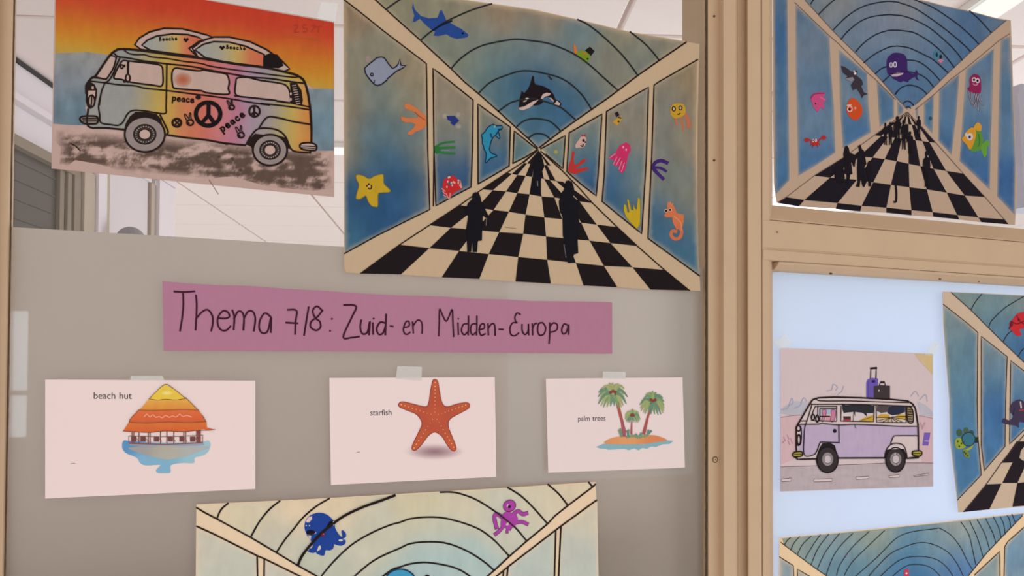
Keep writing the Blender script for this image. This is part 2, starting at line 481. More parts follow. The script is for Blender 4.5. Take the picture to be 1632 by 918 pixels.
# a rough dark gasket line beside each stile of the big pane
def gasket(parent, px, w, seed, y=-0.0035):
    r = random.Random(seed); zs = [Z0+(Z1-Z0)*k/260 for k in range(261)]
    xa = wx(px)
    vs = []; fs = []
    for z in zs:
        a = xa-w*(0.5+0.18*r.random()); b = xa+w*(0.5+0.22*r.random())
        vs += [(a, 0.0, z), (a, y, z), (b, y, z), (b, 0.0, z)]
    for k in range(260):
        i = 4*k
        for q in range(3): fs.append((i+q, i+q+1, i+q+5, i+q+4))
    return meshobj('glazing_gasket', vs, fs, M_SHADOWGAP, parent, Vector(parent.location))
gasket(w1, 14.6, 0.0012, 3); gasket(w1, 1126.0, 0.0030, 4)

def vprofile(name, prof, m, parent, origin):       # upright member: (px, y) corners, run between Z0 and Z1
    return prism(name, [(wx(p, min(y, 0)), y) for p, y in prof], lambda u, v, t: Vector((u, v, t)), Z0-0.06, Z1+0.06, m, parent, origin)
post = empty('trim_1', (wx(1180), 0, Z0-0.06)); post['kind'] = 'structure'
PO = Vector(post.location)
vprofile('glazing_bead', [(1127.5, .055), (1127.5, -.003), (1130, -.0045), (1149, -.0055), (1152, -.0055), (1152, .055)], M_CREAM, post, PO)
vprofile('post', [(1152, .055), (1151.5, -.014), (1153.5, -.0165), (1172, -.0165), (1174, -.0155), (1176.5, -.0075), (1190, -.0065), (1191.5, -.0165), (1193, -.018), (1212.5, -.018), (1213.6, -.0165), (1213.6, .055)], M_CREAM, post, PO)
vprofile('glazing_bead', [(1214.2, .055), (1214.2, -.016), (1215.5, -.0175), (1226, -.0165), (1229.5, -.013), (1231.5, -.001), (1231.5, .055)], M_CREAM, post, PO)
for (px, py, r0, hole) in ((1139.5, 732.5, .0030, True), (1138, 26, .0014, False), (1138, 255.5, .0014, False)):
    c = onwall(px, py, -.0052); n = 18
    def ring_pts(rad, y): return [Vector((c.x+rad*math.cos(2*math.pi*k/n), y, c.z+rad*math.sin(2*math.pi*k/n))) for k in range(n)]
    vs = ring_pts(r0, -.0052)+ring_pts(r0*.85, -.0062)
    s = meshobj('screw', vs, [tuple(range(n, 2*n))]+[(k, (k+1) % n, n+(k+1) % n, n+k) for k in range(n)], M_SCREW if hole else M_SCREWHOLE, post, PO)
    if hole:
        vs = ring_pts(r0*1.25, -.00575)+ring_pts(r0*.95, -.00575)
        s1 = meshobj('screw_rim', vs, [(k, (k+1) % n, n+(k+1) % n, n+k) for k in range(n)], M_SCREWHOLE, s, PO)
        meshobj('screw_recess', [c+Vector((a, -.00115, b)) for a, b in ((-.0009, 0), (0, -.0009), (.0009, 0), (0, .0009))], [(0, 1, 2, 3)], M_SCREWHOLE, s, PO)
rail = empty('trim_2', (wx(1214.5), 0, Z_RB)); rail['kind'] = 'structure'
RO = Vector(rail.location)
def hprofile(name, prof, x0, x1, m):
    return prism(name, [(wz(1431, p, min(y, 0)), y) for p, y in prof], lambda u, v, t: Vector((t, v, u)), x0, x1, m, rail, RO)
hprofile('glazing_bead', [(346, .05), (346, -.001), (349, -.003), (366, -.0155), (368, -.016), (368, .05)], wx(1214.8, -.016), XR, M_CREAM)
hprofile('rail', [(368.8, .05), (368.8, -.0165), (370, -.0175), (409, -.0175), (410.5, -.0165), (412, -.0165), (413, -.0185), (427.5, -.0180), (428.5, -.016), (428.5, .05)], wx(1214.8, -.016), XR, M_CREAM)
hprofile('glazing_bead', [(429.2, .05), (429.2, -.0150), (433, -.0140), (441, -.0060), (443.5, -.001), (443.5, .05)], wx(1229), XR, M_CREAM)
# dirt in the joints and on the bead
for (px, py, r0) in ((1239, 370, .0011), (1324, 436, .0018), (1498, 444.5, .0016), (1560, 449, .0011)):
    c = onwall(px, py, -.019 if py < 400 else -.0150)
    meshobj('paint_chip', [c+Vector((r0*1.6*math.cos(t), 0.0, r0*0.7*math.sin(t))) for t in [2*math.pi*k/10 for k in range(10)]], [tuple(range(10))], M_SCREWHOLE, rail, RO)
jamb = empty('trim_3', (XL-.05, 0, Z0-0.06)); jamb['kind'] = 'structure'
JO = Vector(jamb.location)
vprofile('jamb', [(13.6, .012), (13.0, -.004), (10.5, -.0065), (-12, -.0065), (-14, -.018), (-150, -.018), (-150, .012)], M_CREAM, jamb, JO)
# sill and head that close the partition, just outside the picture
sill = boxw('trim_4', XL-.14, XR, -.018, .05, Z0-.10, Z0-.004, M_CREAM); sill['kind'] = 'structure'
head = boxw('trim_5', XL-.14, XR, -.018, .05, Z1+.004, Z1+.10, M_CREAM); head['kind'] = 'structure'

# ------------------------------------------------------------------ the room beyond the glass
A17 = math.atan((735-CX)/F_PX)+YAW
D1 = Vector((math.sin(A17), math.cos(A17), 0)); D2 = Vector((math.cos(A17), -math.sin(A17), 0)); UZ = Vector((0, 0, 1))
ZC = CAM.z+0.90
G = Vector((CAM.x, CAM.y, 0))
def rm(a, b, z): return G+D1*a+D2*b+UZ*z
pt = CAM+ray(50, 109)*((ZC-CAM.z)/ray(50, 109).z)           # where wall and ceiling meet
BW = (pt-G).dot(D2)
P0 = rm(0, BW, 0)
def onleft(px, py, off=0.0): return onplane(px, py, P0+D2*off, D2)
def lw(px, py):
    v = onleft(px, py)-G; return v.dot(D1), v.z
a_end = lw(263, 300)[0]
# ceiling: a grid of square tiles hung under a deck
ceil = meshobj('ceiling', [rm(a, b, ZC+.012) for a, b in ((0.2, BW-.12), (0.2, 7.5), (9.5, 7.5), (9.5, BW-5.3), (a_end, BW-5.3), (a_end, BW-.12))], [(0, 1, 2, 3, 4, 5)], M_GRID)
ceil['kind'] = 'structure'
T = 0.585; g = 0.006
tile_me = None
A_OFF = 2.12
for i in range(-2, 13):
    for j in range(-9, 14):
        a0 = A_OFF+i*T; b0 = BW+j*T-.07
        cs = [rm(a0, b0, 0), rm(a0+T, b0, 0), rm(a0, b0+T, 0), rm(a0+T, b0+T, 0)]
        if min(c.y for c in cs) < 0.08: continue
        if j < 0 and a0 < a_end: continue
        if tile_me is None:
            h = T/2-g
            vs = [D1*(sa*h*k)+D2*(sb*h*k)+UZ*z for (k, z) in ((1, .0), (1, -.010), (.985, -.014)) for (sa, sb) in ((-1, -1), (1, -1), (1, 1), (-1, 1))]
            fs = [(0, 3, 2, 1), (8, 9, 10, 11)]+[(4*r+k, 4*r+(k+1) % 4, 4*r+4+(k+1) % 4, 4*r+4+k) for r in (0, 1) for k in range(4)]
            tile_me = bpy.data.meshes.new('ceiling_tile'); tile_me.from_pydata([tuple(v) for v in vs], [], fs); tile_me.materials.append(M_CEIL); tile_me.update()
        t = bpy.data.objects.new('ceiling_tile', tile_me); t.location = rm(a0+T/2, b0+T/2, ZC+.012); link(t, ceil)
# lamps set under the ceiling
def lamp(a0, a1, b0, b1, label):
    c = rm((a0+a1)/2, (b0+b1)/2, ZC-.05)
    root = empty('ceiling_lamp', c); tag(root, label, 'ceiling lamp', 'strip lamps under the ceiling beyond the glass')
    prism('housing', [(a0, b0), (a1, b0), (a1, b1), (a0, b1)], lambda u, v, t: rm(u, v, t), ZC-.022, ZC-.003, M_WHITEMETAL, root, c)
    k = .012
    prism('diffuser', [(a0+k, b0+k), (a1-k, b0+k), (a1-k, b1-k), (a0+k, b1-k)], lambda u, v, t: rm(u, v, t), ZC-.030, ZC-.0225, M_LAMP, root, c)
def room_ab(px, py):
    p = CAM+ray(px, py)*((ZC-.03-CAM.z)/ray(px, py).z); v = p-G; return v.dot(D1), v.dot(D2)
a, b = room_ab(538, 243)
lamp(a-.05, a+.05, b-.55, b+.65, 'narrow lit strip lamp between the rainbow van drawing and the big tunnel drawing')
a, b = room_ab(1590, 11)
lamp(a-.9, a+.55, b-.05, b+.05, 'strip lamp on the ceiling above the top right tunnel drawing')
# left wall of that room with its dark window and white door frame, measured on the wall's own plane
wl = prism('wall_left', [(1.05, 0.0), (a_end, 0.0), (a_end, -.10), (1.05, -.10)], lambda u, v, t: rm(u, BW+v, t), 0.9, ZC+.010, M_WALLW); wl['kind'] = 'structure'
def slab(name, px0, px1, z0, z1, d, m, parent, origin, a0=None):
    u0 = lw(px0, 330)[0] if a0 is None else a0
    u1 = lw(px1, 330)[0]
    return prism(name, [(u0, .001), (u1, .001), (u1, d), (u0, d)], lambda u, v, t: rm(u, BW+v, t), z0, z1, m, parent, origin)
zw = lw(63, 258)[1]                                          # head of the dark window
seal = prism('trim_6', [(1.05, .001), (a_end, .001), (a_end, .010), (1.05, .010)], lambda u, v, t: rm(u, BW+v, t), ZC-.016, ZC-.006, M_BLACK); seal['kind'] = 'structure'
trimz = lw(50, 172)[1]
cove = prism('trim_7', [(1.05, .001), (a_end, .001), (a_end, .03), (1.05, .03)], lambda u, v, t: rm(u, BW+v, t), trimz-.02, trimz, M_WALLW); cove['kind'] = 'structure'
M_DARKLINE = plain('dark_slat_edge', (98, 89, 82), 0.6, 0.2, 0.05, 30)
win4 = empty('window_4', rm(1.3, BW, 1.0)); win4['kind'] = 'structure'; WO = Vector(win4.location)
slab('glass_pane', 20, 86, 1.0, zw, .006, M_DARKGLASS, win4, WO, a0=1.10)
for k in range(5):
    z = zw-.035-k*.055
    slab('louvre', 20, 84, z, z+.003, .009, M_DARKLINE, win4, WO, a0=1.10)
slab('frame_head', 20, 114, zw, zw+.030, .030, M_BROWN, win4, WO, a0=1.10)
for (p0, p1, d) in ((86, 93, .018), (94.5, 101, .026), (102.5, 113, .032)):
    slab('frame_stile', p0, p1, 1.0, zw, d, M_BROWN, win4, WO)
M_BEIGE = plain('beige_jamb', (182, 164, 146), 0.6, 0.2, 0.04, 30)
slab('jamb', 114.5, 132, 1.0, zw+.03, .040, M_BEIGE, win4, WO)
door = empty('door_1', rm(3.0, BW, 1.0)); door['kind'] = 'structure'; DO = Vector(door.location)
zd = lw(200, 262)[1]
slab('door_frame', 133, 147, 1.0, zd, .05, M_WALLW, door, DO)
slab('door_frame', 149, 161, 1.0, zd, .03, M_BEIGE, door, DO)
slab('door_leaf', 163, 227, 1.0, zd, .02, M_DOOR, door, DO)
slab('door_frame', 229, 235, 1.0, zd, .03, M_BEIGE, door, DO)
slab('door_frame', 236.5, 262, 1.0, zd, .045, M_WALLW, door, DO)
slab('door_head', 133, 262, zd+.002, zd+.05, .05, M_WALLW, door, DO)
# a rounded grey thing by the door, its top just above the film
c = onleft(208, 384, .12)
vs = []; fs = []; nu, nv = 16, 7
for j in range(nv+1):
    ph = math.pi/2*j/nv
    for i in range(nu):
        t = 2*math.pi*i/nu; vs.append(c+Vector((.050*math.cos(ph)*math.cos(t), .04*math.cos(ph)*math.sin(t), .050*math.sin(ph))))
for j in range(nv):
    for i in range(nu): fs.append((j*nu+i, j*nu+(i+1) % nu, (j+1)*nu+(i+1) % nu, (j+1)*nu+i))
b0 = len(vs)
for i in range(nu):
    t = 2*math.pi*i/nu; vs.append(c+Vector((.046*math.cos(t), .036*math.sin(t), -.16)))
for i in range(nu): fs.append((b0+i, b0+(i+1) % nu, (i+1) % nu, i))
kn = meshobj('wall_fitting', vs, fs, M_GREY, None, c)
tag(kn, 'small grey rounded fitting by the white door, just above the frosted film', 'wall fitting')
# grey thing at the far right edge of the upper pane
p_a = onwall(1622, 132, .5); p_b = onwall(1634, 330, .5)
wd = 0.35; cg = Vector((p_a.x+wd/2, .5, p_b.z))
gp = prism('hanging_panel', [(p_a.x+.012, p_a.z), (p_a.x-.0, p_a.z-.03), (p_b.x, p_b.z), (p_b.x+wd, p_b.z), (p_a.x+wd, p_a.z)], lambda u, v, t: Vector((u, t, v)), 0.5, 0.56, plain('lilac_grey_panel', (186, 180, 196), 0.7, 0.2, 0.05, 20), None, cg)
tag(gp, 'lilac grey panel glimpsed at the right edge of the upper right pane', 'panel')
# low block added behind the frosted film to darken its lowest strip
zl = wz(600, 850)
lowblock = boxw('film_blocker', XL-.02, XP0+.02, .10, .20, Z0-.10, zl, plain('brown_blocker', (196, 158, 136), 0.8, 0.1, 0.1, 6)); lowblock['kind'] = 'structure'

# ================================================================== drawings, cards and banner taped to the glass
INK = (40, 27, 24); BLK = (30, 22, 26)
# ------------------------------------------------------------------ big tunnel drawing, middle of the left pane
PAPER = (213, 189, 161)
def curlA(x, y): return 0.0030*max(0, (x-900)/216)**2+0.0012*max(0, (640-x)/92)**2
A = Art('tunnel_drawing', 'large blue aquarium tunnel drawing with an orca, chequered floor and three silhouettes', 'drawing', (832, 450), curlA, group='aquarium tunnel drawings', tone=(.895, .865, .82), pen=1.08)
A.sheet([(547.5, -34), (650, -16), (745, 0), (850, 15), (920, 30.5), (1004, 50.7), (1087, 64.7), (1115, 70.5), (1112, 180), (1111, 300), (1112.5, 395), (1116.5, 463.6), (1036, 461.5), (984, 457.7), (878, 452), (821, 448.7), (764, 444.4), (704, 442), (639, 437.4), (575, 436), (552, 434), (548.5, 428), (548, 200)], PAPER, 0.10)
def blueA(ctrl): return idw([(x, y, c) for x, y, c in ctrl], 3.0, 0.07, 0.05)
GR, LB, MB, DB = (148, 146, 132), (128, 146, 146), (88, 124, 148), (52, 96, 142)
panel(A, [(548.5, 1), (610, 48.5), (679, 102), (681, 240), (684.5, 333), (620, 366), (549.5, 402)], blueA([(556, 30, (150, 132, 112)), (570, 90, GR), (620, 75, GR), (660, 110, (158, 146, 125)), (560, 180, (150, 140, 125)), (610, 160, (126, 140, 138)), (655, 160, (150, 146, 130)), (600, 205, (96, 124, 142)), (650, 220, (112, 132, 140)), (556, 250, (140, 138, 126)), (675, 250, (140, 140, 132)), (600, 260, (74, 112, 144)), (640, 265, (60, 102, 144)), (575, 300, (52, 92, 136)), (640, 300, (44, 88, 138)), (680, 320, (110, 126, 140)), (600, 350, (46, 90, 138)), (560, 380, (62, 110, 146)), (650, 335, (52, 96, 144))]), 1, .22, PAPER)
panel(A, [(690.5, 110), (720, 132), (753.5, 160), (752.5, 240), (750, 297.5), (722, 312), (695, 327), (692, 240)], blueA([(700, 125, (152, 142, 128)), (735, 160, (152, 144, 130)), (715, 180, (152, 142, 130)), (700, 215, (128, 138, 136)), (740, 220, (132, 138, 138)), (720, 250, (108, 128, 142)), (700, 275, (58, 90, 134)), (740, 275, (54, 90, 140)), (700, 310, (60, 98, 142)), (735, 300, (54, 94, 140))]), 1, .22, PAPER)
panel(A, [(762, 167), (813, 203.5), (811, 264), (787, 278), (763, 292)], blueA([(770, 180, (136, 138, 128)), (800, 205, (136, 138, 132)), (775, 225, (122, 136, 138)), (806, 235, (74, 110, 142)), (775, 265, (58, 102, 148)), (800, 255, (54, 98, 146)), (770, 285, (66, 112, 152))]), 1, .22, PAPER)
panel(A, [(820, 210), (853, 236), (838, 249.5), (818, 259.5)], blueA([(825, 218, (140, 140, 126)), (825, 240, (92, 130, 146)), (845, 238, (110, 138, 146)), (822, 255, (70, 120, 156))]), 1, .22, PAPER, 4.0)
panel(A, [(864, 237), (900.5, 216.5), (897, 268), (876, 251)], blueA([(880, 238, (116, 138, 140)), (895, 222, (138, 142, 130)), (892, 258, (104, 136, 148))]), 1, .22, PAPER, 4.0)
panel(A, [(907.5, 212), (959, 182.5), (953, 280), (950, 311.5), (926, 293), (904, 273)], blueA([(915, 215, (134, 142, 132)), (950, 195, (134, 142, 142)), (925, 235, (112, 136, 140)), (945, 230, (104, 132, 148)), (925, 262, (72, 114, 150)), (945, 262, (66, 108, 152)), (935, 292, (46, 90, 148)), (908, 268, (92, 126, 146))]), 1, .22, PAPER)
panel(A, [(967, 178), (997, 160.5), (1033, 140), (1030, 250), (1022.5, 371), (990, 345), (960, 320.5), (963, 280)], blueA([(975, 190, (146, 142, 128)), (1020, 160, (140, 142, 138)), (1000, 200, (148, 144, 132)), (1022, 220, (146, 142, 134)), (970, 240, (112, 132, 142)), (1015, 260, (112, 136, 146)), (970, 285, (62, 104, 150)), (1015, 300, (120, 138, 146)), (970, 315, (60, 104, 150)), (1000, 345, (74, 112, 146)), (1018, 355, (70, 112, 150))]), 1, .22, PAPER)
panel(A, [(1042.5, 136.5), (1051, 130.5), (1111, 96), (1109, 240), (1112, 395), (1114.5, 438), (1075, 410), (1033.5, 379), (1039, 250)], blueA([(1055, 145, (146, 142, 130)), (1100, 120, (156, 140, 116)), (1060, 180, (134, 138, 136)), (1100, 190, (154, 142, 122)), (1060, 230, (134, 138, 136)), (1095, 240, (152, 144, 128)), (1050, 265, (128, 140, 142)), (1085, 285, (122, 136, 138)), (1060, 300, (136, 138, 130)), (1045, 330, (70, 110, 150)), (1095, 330, (126, 136, 134)), (1050, 365, (72, 116, 152)), (1085, 375, (66, 110, 148)), (1105, 350, (100, 126, 140)), (1100, 415, (76, 120, 152)), (1108, 320, (150, 144, 128))]), 1, .22, PAPER)
panel(A, [(597, -3), (640, -15), (745, 1.5), (850, 16.5), (920, 32), (1004, 52), (1087, 66), (1092, 69), (1050, 97), (1016, 121), (970, 156), (942, 175), (918, 192), (893, 210), (858, 235), (842, 221.5), (823, 204.5), (794, 178), (762, 150), (739, 131), (719, 111), (670, 65.5), (615, 16)], blueA([(620, 5, (150, 148, 128)), (680, 30, (146, 146, 128)), (740, 15, (148, 144, 128)), (800, 25, (162, 144, 124)), (860, 30, (164, 142, 122)), (700, 75, (132, 142, 134)), (735, 100, (138, 146, 134)), (770, 60, (136, 144, 140)), (850, 50, (122, 142, 148)), (930, 55, (116, 140, 150)), (985, 55, (154, 150, 134)), (1045, 75, (150, 146, 132)), (1025, 95, (128, 142, 140)), (760, 125, (116, 138, 140)), (790, 95, (112, 138, 146)), (850, 90, (112, 134, 148)), (910, 95, (120, 138, 148)), (960, 100, (142, 146, 138)), (985, 115, (142, 142, 130)), (950, 145, (140, 142, 134)), (905, 112, (130, 142, 144)), (780, 150, (98, 130, 146)), (820, 140, (66, 108, 142)), (870, 130, (56, 102, 146)), (920, 150, (58, 104, 148)), (935, 172, (84, 120, 148)), (820, 180, (88, 124, 146)), (870, 178, (66, 110, 146)), (900, 190, (66, 112, 152)), (850, 205, (70, 116, 148)), (860, 225, (96, 128, 154))]), 1, .22, PAPER, 7.0, 'painted_arched_ceiling')
ln = A.part('ink_lines')
ln.lines('P 548 -1 580 24 610.8 48.9 645 75 679.5 101.3 680 120 681.8 239.6 685 334 653 349.6 600 376 549 404', 1.9, INK, 4, False)
ln.lines('P 560 -32 598.8 0 615 14.9 670.3 64.4 719.2 109.8 739.7 130 762.5 149.2 794.3 177.3 823 203.7 842.2 221 857 236', 2.0, INK, 4, False)
ln.lines('P 690.6 328 691.6 240 690.3 120 690 108.8 717.6 130 754 159.4 753 240 750.8 298 722 313 694.6 328 691.6 240;P 762 293 761.7 165.7 813.4 202.7 811.6 264.6 787 279 762.2 293;P 817.5 260.3 819.4 208.5 855 237;P 817.5 260.3 838.4 249.9 857 238', 2.0, INK, 4, False)
ln.lines('P 862 237 901 216 897.3 269 870 246;P 907.2 211.6 959.5 181.6 953.2 280 950.2 312.2 926 293.5 903.5 273.5 907.2 211.6;P 966.7 177.6 997 160 1033.6 138.9 1030.3 250 1022.8 372.4 990 346 959.6 320.9 963 280 966.7 177.6;P 1115 439.6 1075 410.5 1032.7 379.8 1038.8 250 1042.5 135.6 1050.7 130 1112 94.9', 2.0, INK, 4, False)
ln.lines('P 1094 67 1050.7 96.3 1016 120.6 970 155.6 942.7 174.5 918.5 191.5 893.7 209.2 860 235', 2.2, INK, 4, False)
ln.lines('P 575 435.7 637 390 684.4 358.9 732 327.6 768.4 301.6 808.3 275 832 259.7 857 239;P 1099 463 1058 429.5 1015.7 392 983.4 361.7 944.4 323.7 923.5 300 896 272 862 241', 1.8, INK, 4, False)
ln.lines('P 615 15 626 7 645 -6;P 670 64.4 688.7 48.9 712.8 33.3 751 16.3 783.5 6;P 719 109.7 730 97 748 82.8 765 74 783.5 68.7 819 62.6 847 64.8 874.8 69.4 905 81 926.5 93.4 945 108 959 121 984 143;P 920.6 31 936.8 39 958.8 55.9 986.8 82.4 1003 101.5 1017 120.6;P 1004.4 50.7 1026.5 68.4 1041 83.8 1050.7 96.3;P 762.5 149 774 137 784 129.7 802 121.7 836 112.7 879 119.6 904 130 923.7 147 934 160 943.3 175;P 794.3 177.3 808.7 167 819.4 161.8 845 157 867.5 161.4 892.4 170.6 905 180 918.5 192;P 823 202.5 833.8 193.5 850 189 872.7 192 884 199 893.7 209;P 842.4 219.8 850 214.6 857.4 212.9 868.5 215 878.3 223;P 874.5 121.5 879 126.5', 2.3, (40, 44, 48), 4)
fl = A.part('chequered_floor')
def zipf(xs, ys): return list(zip(xs, ys))
rowsA = [[(575,436),(639,437.4),(704,442),(764,444.4),(821.5,448.7),(878,452),(930,455),(984,457.7),(1036.5,461.5),(1099,463)],
 [(637,390),(684.4,395.4),(731.7,400),(779,405),(826,409.6),(872,414),(917.8,419),(962.5,423.8),(1008,426),(1058,430)],
 [(684.4,358.9),(718.7,363),(757,366.5),(795.6,370),(834,372.5),(870.3,377),(904,380),(939.7,383.6),(973,387.4),(1015.7,392)],
 [(733.8,327.2),(760,331),(786.7,334.6),(811,337.5),(837.7,342),(867.5,346.5),(896,349.4),(926.4,355),(951,358),(983.4,361.7)],
 [(768.4,301.6),(785.4,303.2),(806.3,305.2),(824.6,307.8),(844,309.6),(863.3,313.3),(883.5,314.6),(904,318),(923.5,321),(944.4,323.7)],
 [(808.3,275),(816,277),(824.6,279),(837.7,280.3),(848,282),(858,283.5),(867,285),(876.3,287),(886,288.5),(897,289.7)],
 [(831,259.5),(835,260),(840,260.5),(845.5,261),(851,261.6),(857,262),(862,262.4),(867,262.8),(872,263.4),(878,264)]]
checker(fl, rowsA, BLK, True)
vpa = (858.5, 239.5)
for k in range(9):
    if k != 1 and k != 7: fl.fill([rowsA[6][k], rowsA[6][k+1], vpa], BLK, 2)
def cr(name, label=None): return A.part(name, label)
p = cr('shark', 'blue shark'); p.fill('R6 835 35 855 110 925 180 1010 205 1110 200 1140 120 1160 115 1190 180 1210 235 R7 100 243 180 290 250 325 330 390 320 415 290 425 200 438 140 420 80 385 R6 1270 395 1210 385 1120 405 1065 400 1085 355 1045 335 985 285 910 210 860 245 830 245 850 175 825 90', (40, 78, 160), 3); p.stroke('R6 1065 340 1140 290 1270 235', 2.6, (20, 26, 60), 5); p.disc('R7 265 375', 2.0, 1.6, (15, 20, 50), 5)
p = cr('whale', 'small grey blue whale'); wh = 'R6 290 770 330 730 380 690 430 650 480 640 515 655 560 720 605 772 645 750 670 720 685 665 700 735 755 740 720 765 650 800 590 850 540 890 A1 590 55 520 110 470 125 435 110 390 65 340 0 R6 300 820'
p.fill(wh, (150, 158, 186), 3); p.stroke(wh, 1.9, (36, 40, 60), 5, False, True); p.ring('R6 372 840', 2.2, 2.4, 1.4, (30, 30, 50), 6); p.stroke('A1 435 60 432 90', 1.2, (30, 30, 50), 6); p.stroke('A1 395 0 410 6', 1.4, (30, 30, 50), 6); p.glow('R6 330 665', 4.5, 5.5, (178, 144, 148), (152, 152, 144), 2)
p = cr('coral', 'orange hand shaped coral'); p.fill('A1 800 385 800 360 835 345 890 365 960 410 1020 460 1065 500 1068 610 1020 660 940 685 885 730 840 720 835 700 890 665 940 600 880 575 800 570 765 550 755 500 830 520 940 520 985 500 930 450 870 425 820 410', (222, 128, 78), 3)
p.stroke('A1 930 450 985 500 1050 545', 1.4, (170, 92, 60), 4)
p = cr('starfish', 'yellow smiling starfish'); st = 'A2 235 370 300 385 370 420 440 385 530 365 545 400 550 480 600 530 630 570 600 585 520 590 480 610 475 750 450 762 400 750 360 700 330 630 290 650 250 668 210 655 225 580 245 495 215 425 210 385'
p.fill(st, (206, 172, 44), 3, True); p.stroke(st, 1.0, (150, 130, 50), 4, True, True); p.disc('A2 365 487', 1.6, 1.6, (50, 30, 30), 5); p.disc('A2 343 507', 1.3, 1.3, (50, 30, 30), 5); p.stroke('A2 362 538 385 545 400 520 395 500', 1.8, (60, 30, 30), 5); p.disc('A2 370 512', 1.6, 1.6, (205, 190, 160), 5)
p = cr('fish', 'dark blue fish with pale fins'); p.glow('A3 160 455', 5.5, 5, (178, 170, 162), (150, 150, 144), 2); p.glow('A3 335 440', 4, 5, (180, 172, 168), (148, 150, 146), 2); p.glow('A3 340 595', 5, 4, (180, 168, 158), (142, 150, 148), 2); p.fill('A3 180 455 290 455 350 520 300 565 275 590 255 570 225 545 250 540 230 525 195 510', (40, 56, 138), 3)
p = cr('coral', 'green coral'); 
for t in ('A3 35 895 80 840 160 812 280 800', 'A3 60 890 120 880 290 878', 'A4 30 60 80 50 160 42 262 38', 'A4 45 75 100 100 180 112 262 112'): p.stroke(t, 3.0, (48, 128, 62), 3)
p.disc('A4 50 62', 5.0, 7, (44, 122, 56), 3); p.stroke('A4 110 72 200 74', 1.6, (120, 160, 140), 4)
p = cr('dolphin', 'leaping turquoise dolphin'); do = 'A3 800 570 840 590 915 590 915 630 870 655 890 740 880 760 830 720 790 760 765 830 752 900 A4 690 62 710 105 780 140 700 172 655 220 640 215 650 115 625 60 610 0 A3 658 830 655 750 645 712 690 670 730 610'
p.fill(do, (48, 148, 192), 3, True); p.stroke(do, 1.5, (24, 44, 84), 4, True, True); p.fill('A3 755 690 780 690 790 750 770 740', (36, 66, 110), 5); p.disc('A3 822 600', 2.0, 2.2, (120, 170, 190), 5); p.stroke('A3 830 720 870 660', 1.6, (24, 44, 84), 5); p.stroke('A3 875 640 905 635', 2.6, (24, 52, 92), 5)
p = cr('crab', 'red and white crab'); p.fill('A4 120 500 130 440 180 400 240 385 290 415 340 480 360 530 310 560 260 590 225 630 190 655 150 620 120 570', (206, 46, 48), 3, True)
for q in ((190,405),(170,520),(235,500),(250,460),(180,455),(310,440),(330,500),(345,520),(205,400),(265,470),(225,470),(310,470)): p.disc('A4 %d %d' % q, 1.3, 1.8, (226, 190, 190), 5)
p.disc('A4 210 475', 3.4, 3.0, (96, 92, 120), 5)
for t in ('A4 110 540 150 575', 'A4 120 570 140 600', 'A4 130 620 160 640', 'A4 160 600 190 660', 'A4 210 600 205 660', 'A4 330 440 350 520'): p.stroke(t, 1.6, (220, 150, 150), 5)
p = cr('orca', 'black and white orca'); p.fill('A5 165 340 195 370 240 320 265 265 295 160 312 165 318 235 335 265 420 282 500 322 550 380 578 450 625 465 650 500 640 525 590 530 545 510 555 470 520 425 470 415 410 440 430 480 380 515 310 525 305 510 250 540 180 575 135 560 130 520 140 440', (30, 20, 26), 3)
for t in ('A5 132 548 200 532 300 470 370 450 330 490 260 550 180 578 135 570', 'A5 395 440 420 385 470 365 520 375 500 400 450 412 420 440', 'A5 560 505 595 462 636 500 620 522', 'A5 500 425 530 432 560 470 545 475'): p.fill(t, (212, 190, 186), 5)
p.disc('A5 230 436', 2.8, 1.2, (210, 190, 186), 5); p.disc('A5 205 467', 3.2, 1.1, (200, 178, 176), 5, rot=-.3)
p = cr('fish', 'green fish wearing a black top hat'); p.fill('R8 125 560 180 545 230 560 280 600 265 650 230 685 180 655 130 595', (124, 160, 44), 3); p.fill('R8 95 470 125 510 140 560 120 590 100 570', (214, 128, 66), 4); p.fill('R8 190 560 230 570 235 600 200 590', (196, 130, 50), 4); p.fill('R8 220 545 275 505 325 555 285 605', (30, 26, 26), 4); p.disc('R8 248 638', 1.6, 1.6, (30, 50, 20), 5)
p = cr('fish', 'pale pink fish with a red bow'); p.fill('A6 290 580 285 540 325 480 360 435 410 450 412 520 380 572 330 575', (216, 176, 172), 3, True); p.fill('A6 358 412 385 428 410 410 412 442 386 434 362 446', (184, 44, 66), 4); p.disc('A6 382 488', 2.0, 2.2, (40, 26, 40), 5); p.disc('A6 405 508', 1.4, 1.4, (40, 26, 40), 5); p.stroke('A6 352 550 372 562 378 535', 1.8, (60, 40, 40), 5)
p = cr('coral', 'red coral'); p.fill('A6 245 625 275 630 265 700 270 770 300 780 370 720 410 718 402 745 330 800 290 832 420 818 445 835 390 860 300 892 240 892 195 860 205 790 230 720', (196, 56, 52), 3, True)
p = cr('fish', 'tiny yellow fish wearing a black top hat'); p.fill('A6 740 265 790 220 840 195 845 235 815 280 795 310 770 285', (208, 164, 56), 3, True); p.fill('A6 760 155 800 135 820 180 785 205', (42, 24, 34), 4); p.disc('A6 815 208', 1.3, 1.3, (40, 30, 30), 5); p.disc('A6 835 214', 1.2, 1.2, (40, 30, 30), 5); p.disc('A6 810 258', 1.6, 1.6, (60, 40, 30), 5)
p = cr('octopus', 'pink octopus'); p.fill('A6 905 510 950 545 960 610 930 660 915 720 890 850 850 890 805 850 820 800 770 800 740 780 760 730 690 710 700 680 780 640 790 600 830 545', (214, 52, 112), 3)
for t in ('A6 770 650 700 700', 'A6 790 690 745 780', 'A6 830 700 780 790', 'A6 850 740 815 840', 'A6 880 760 845 870'): p.stroke(t, 1.2, (236, 150, 184), 5)
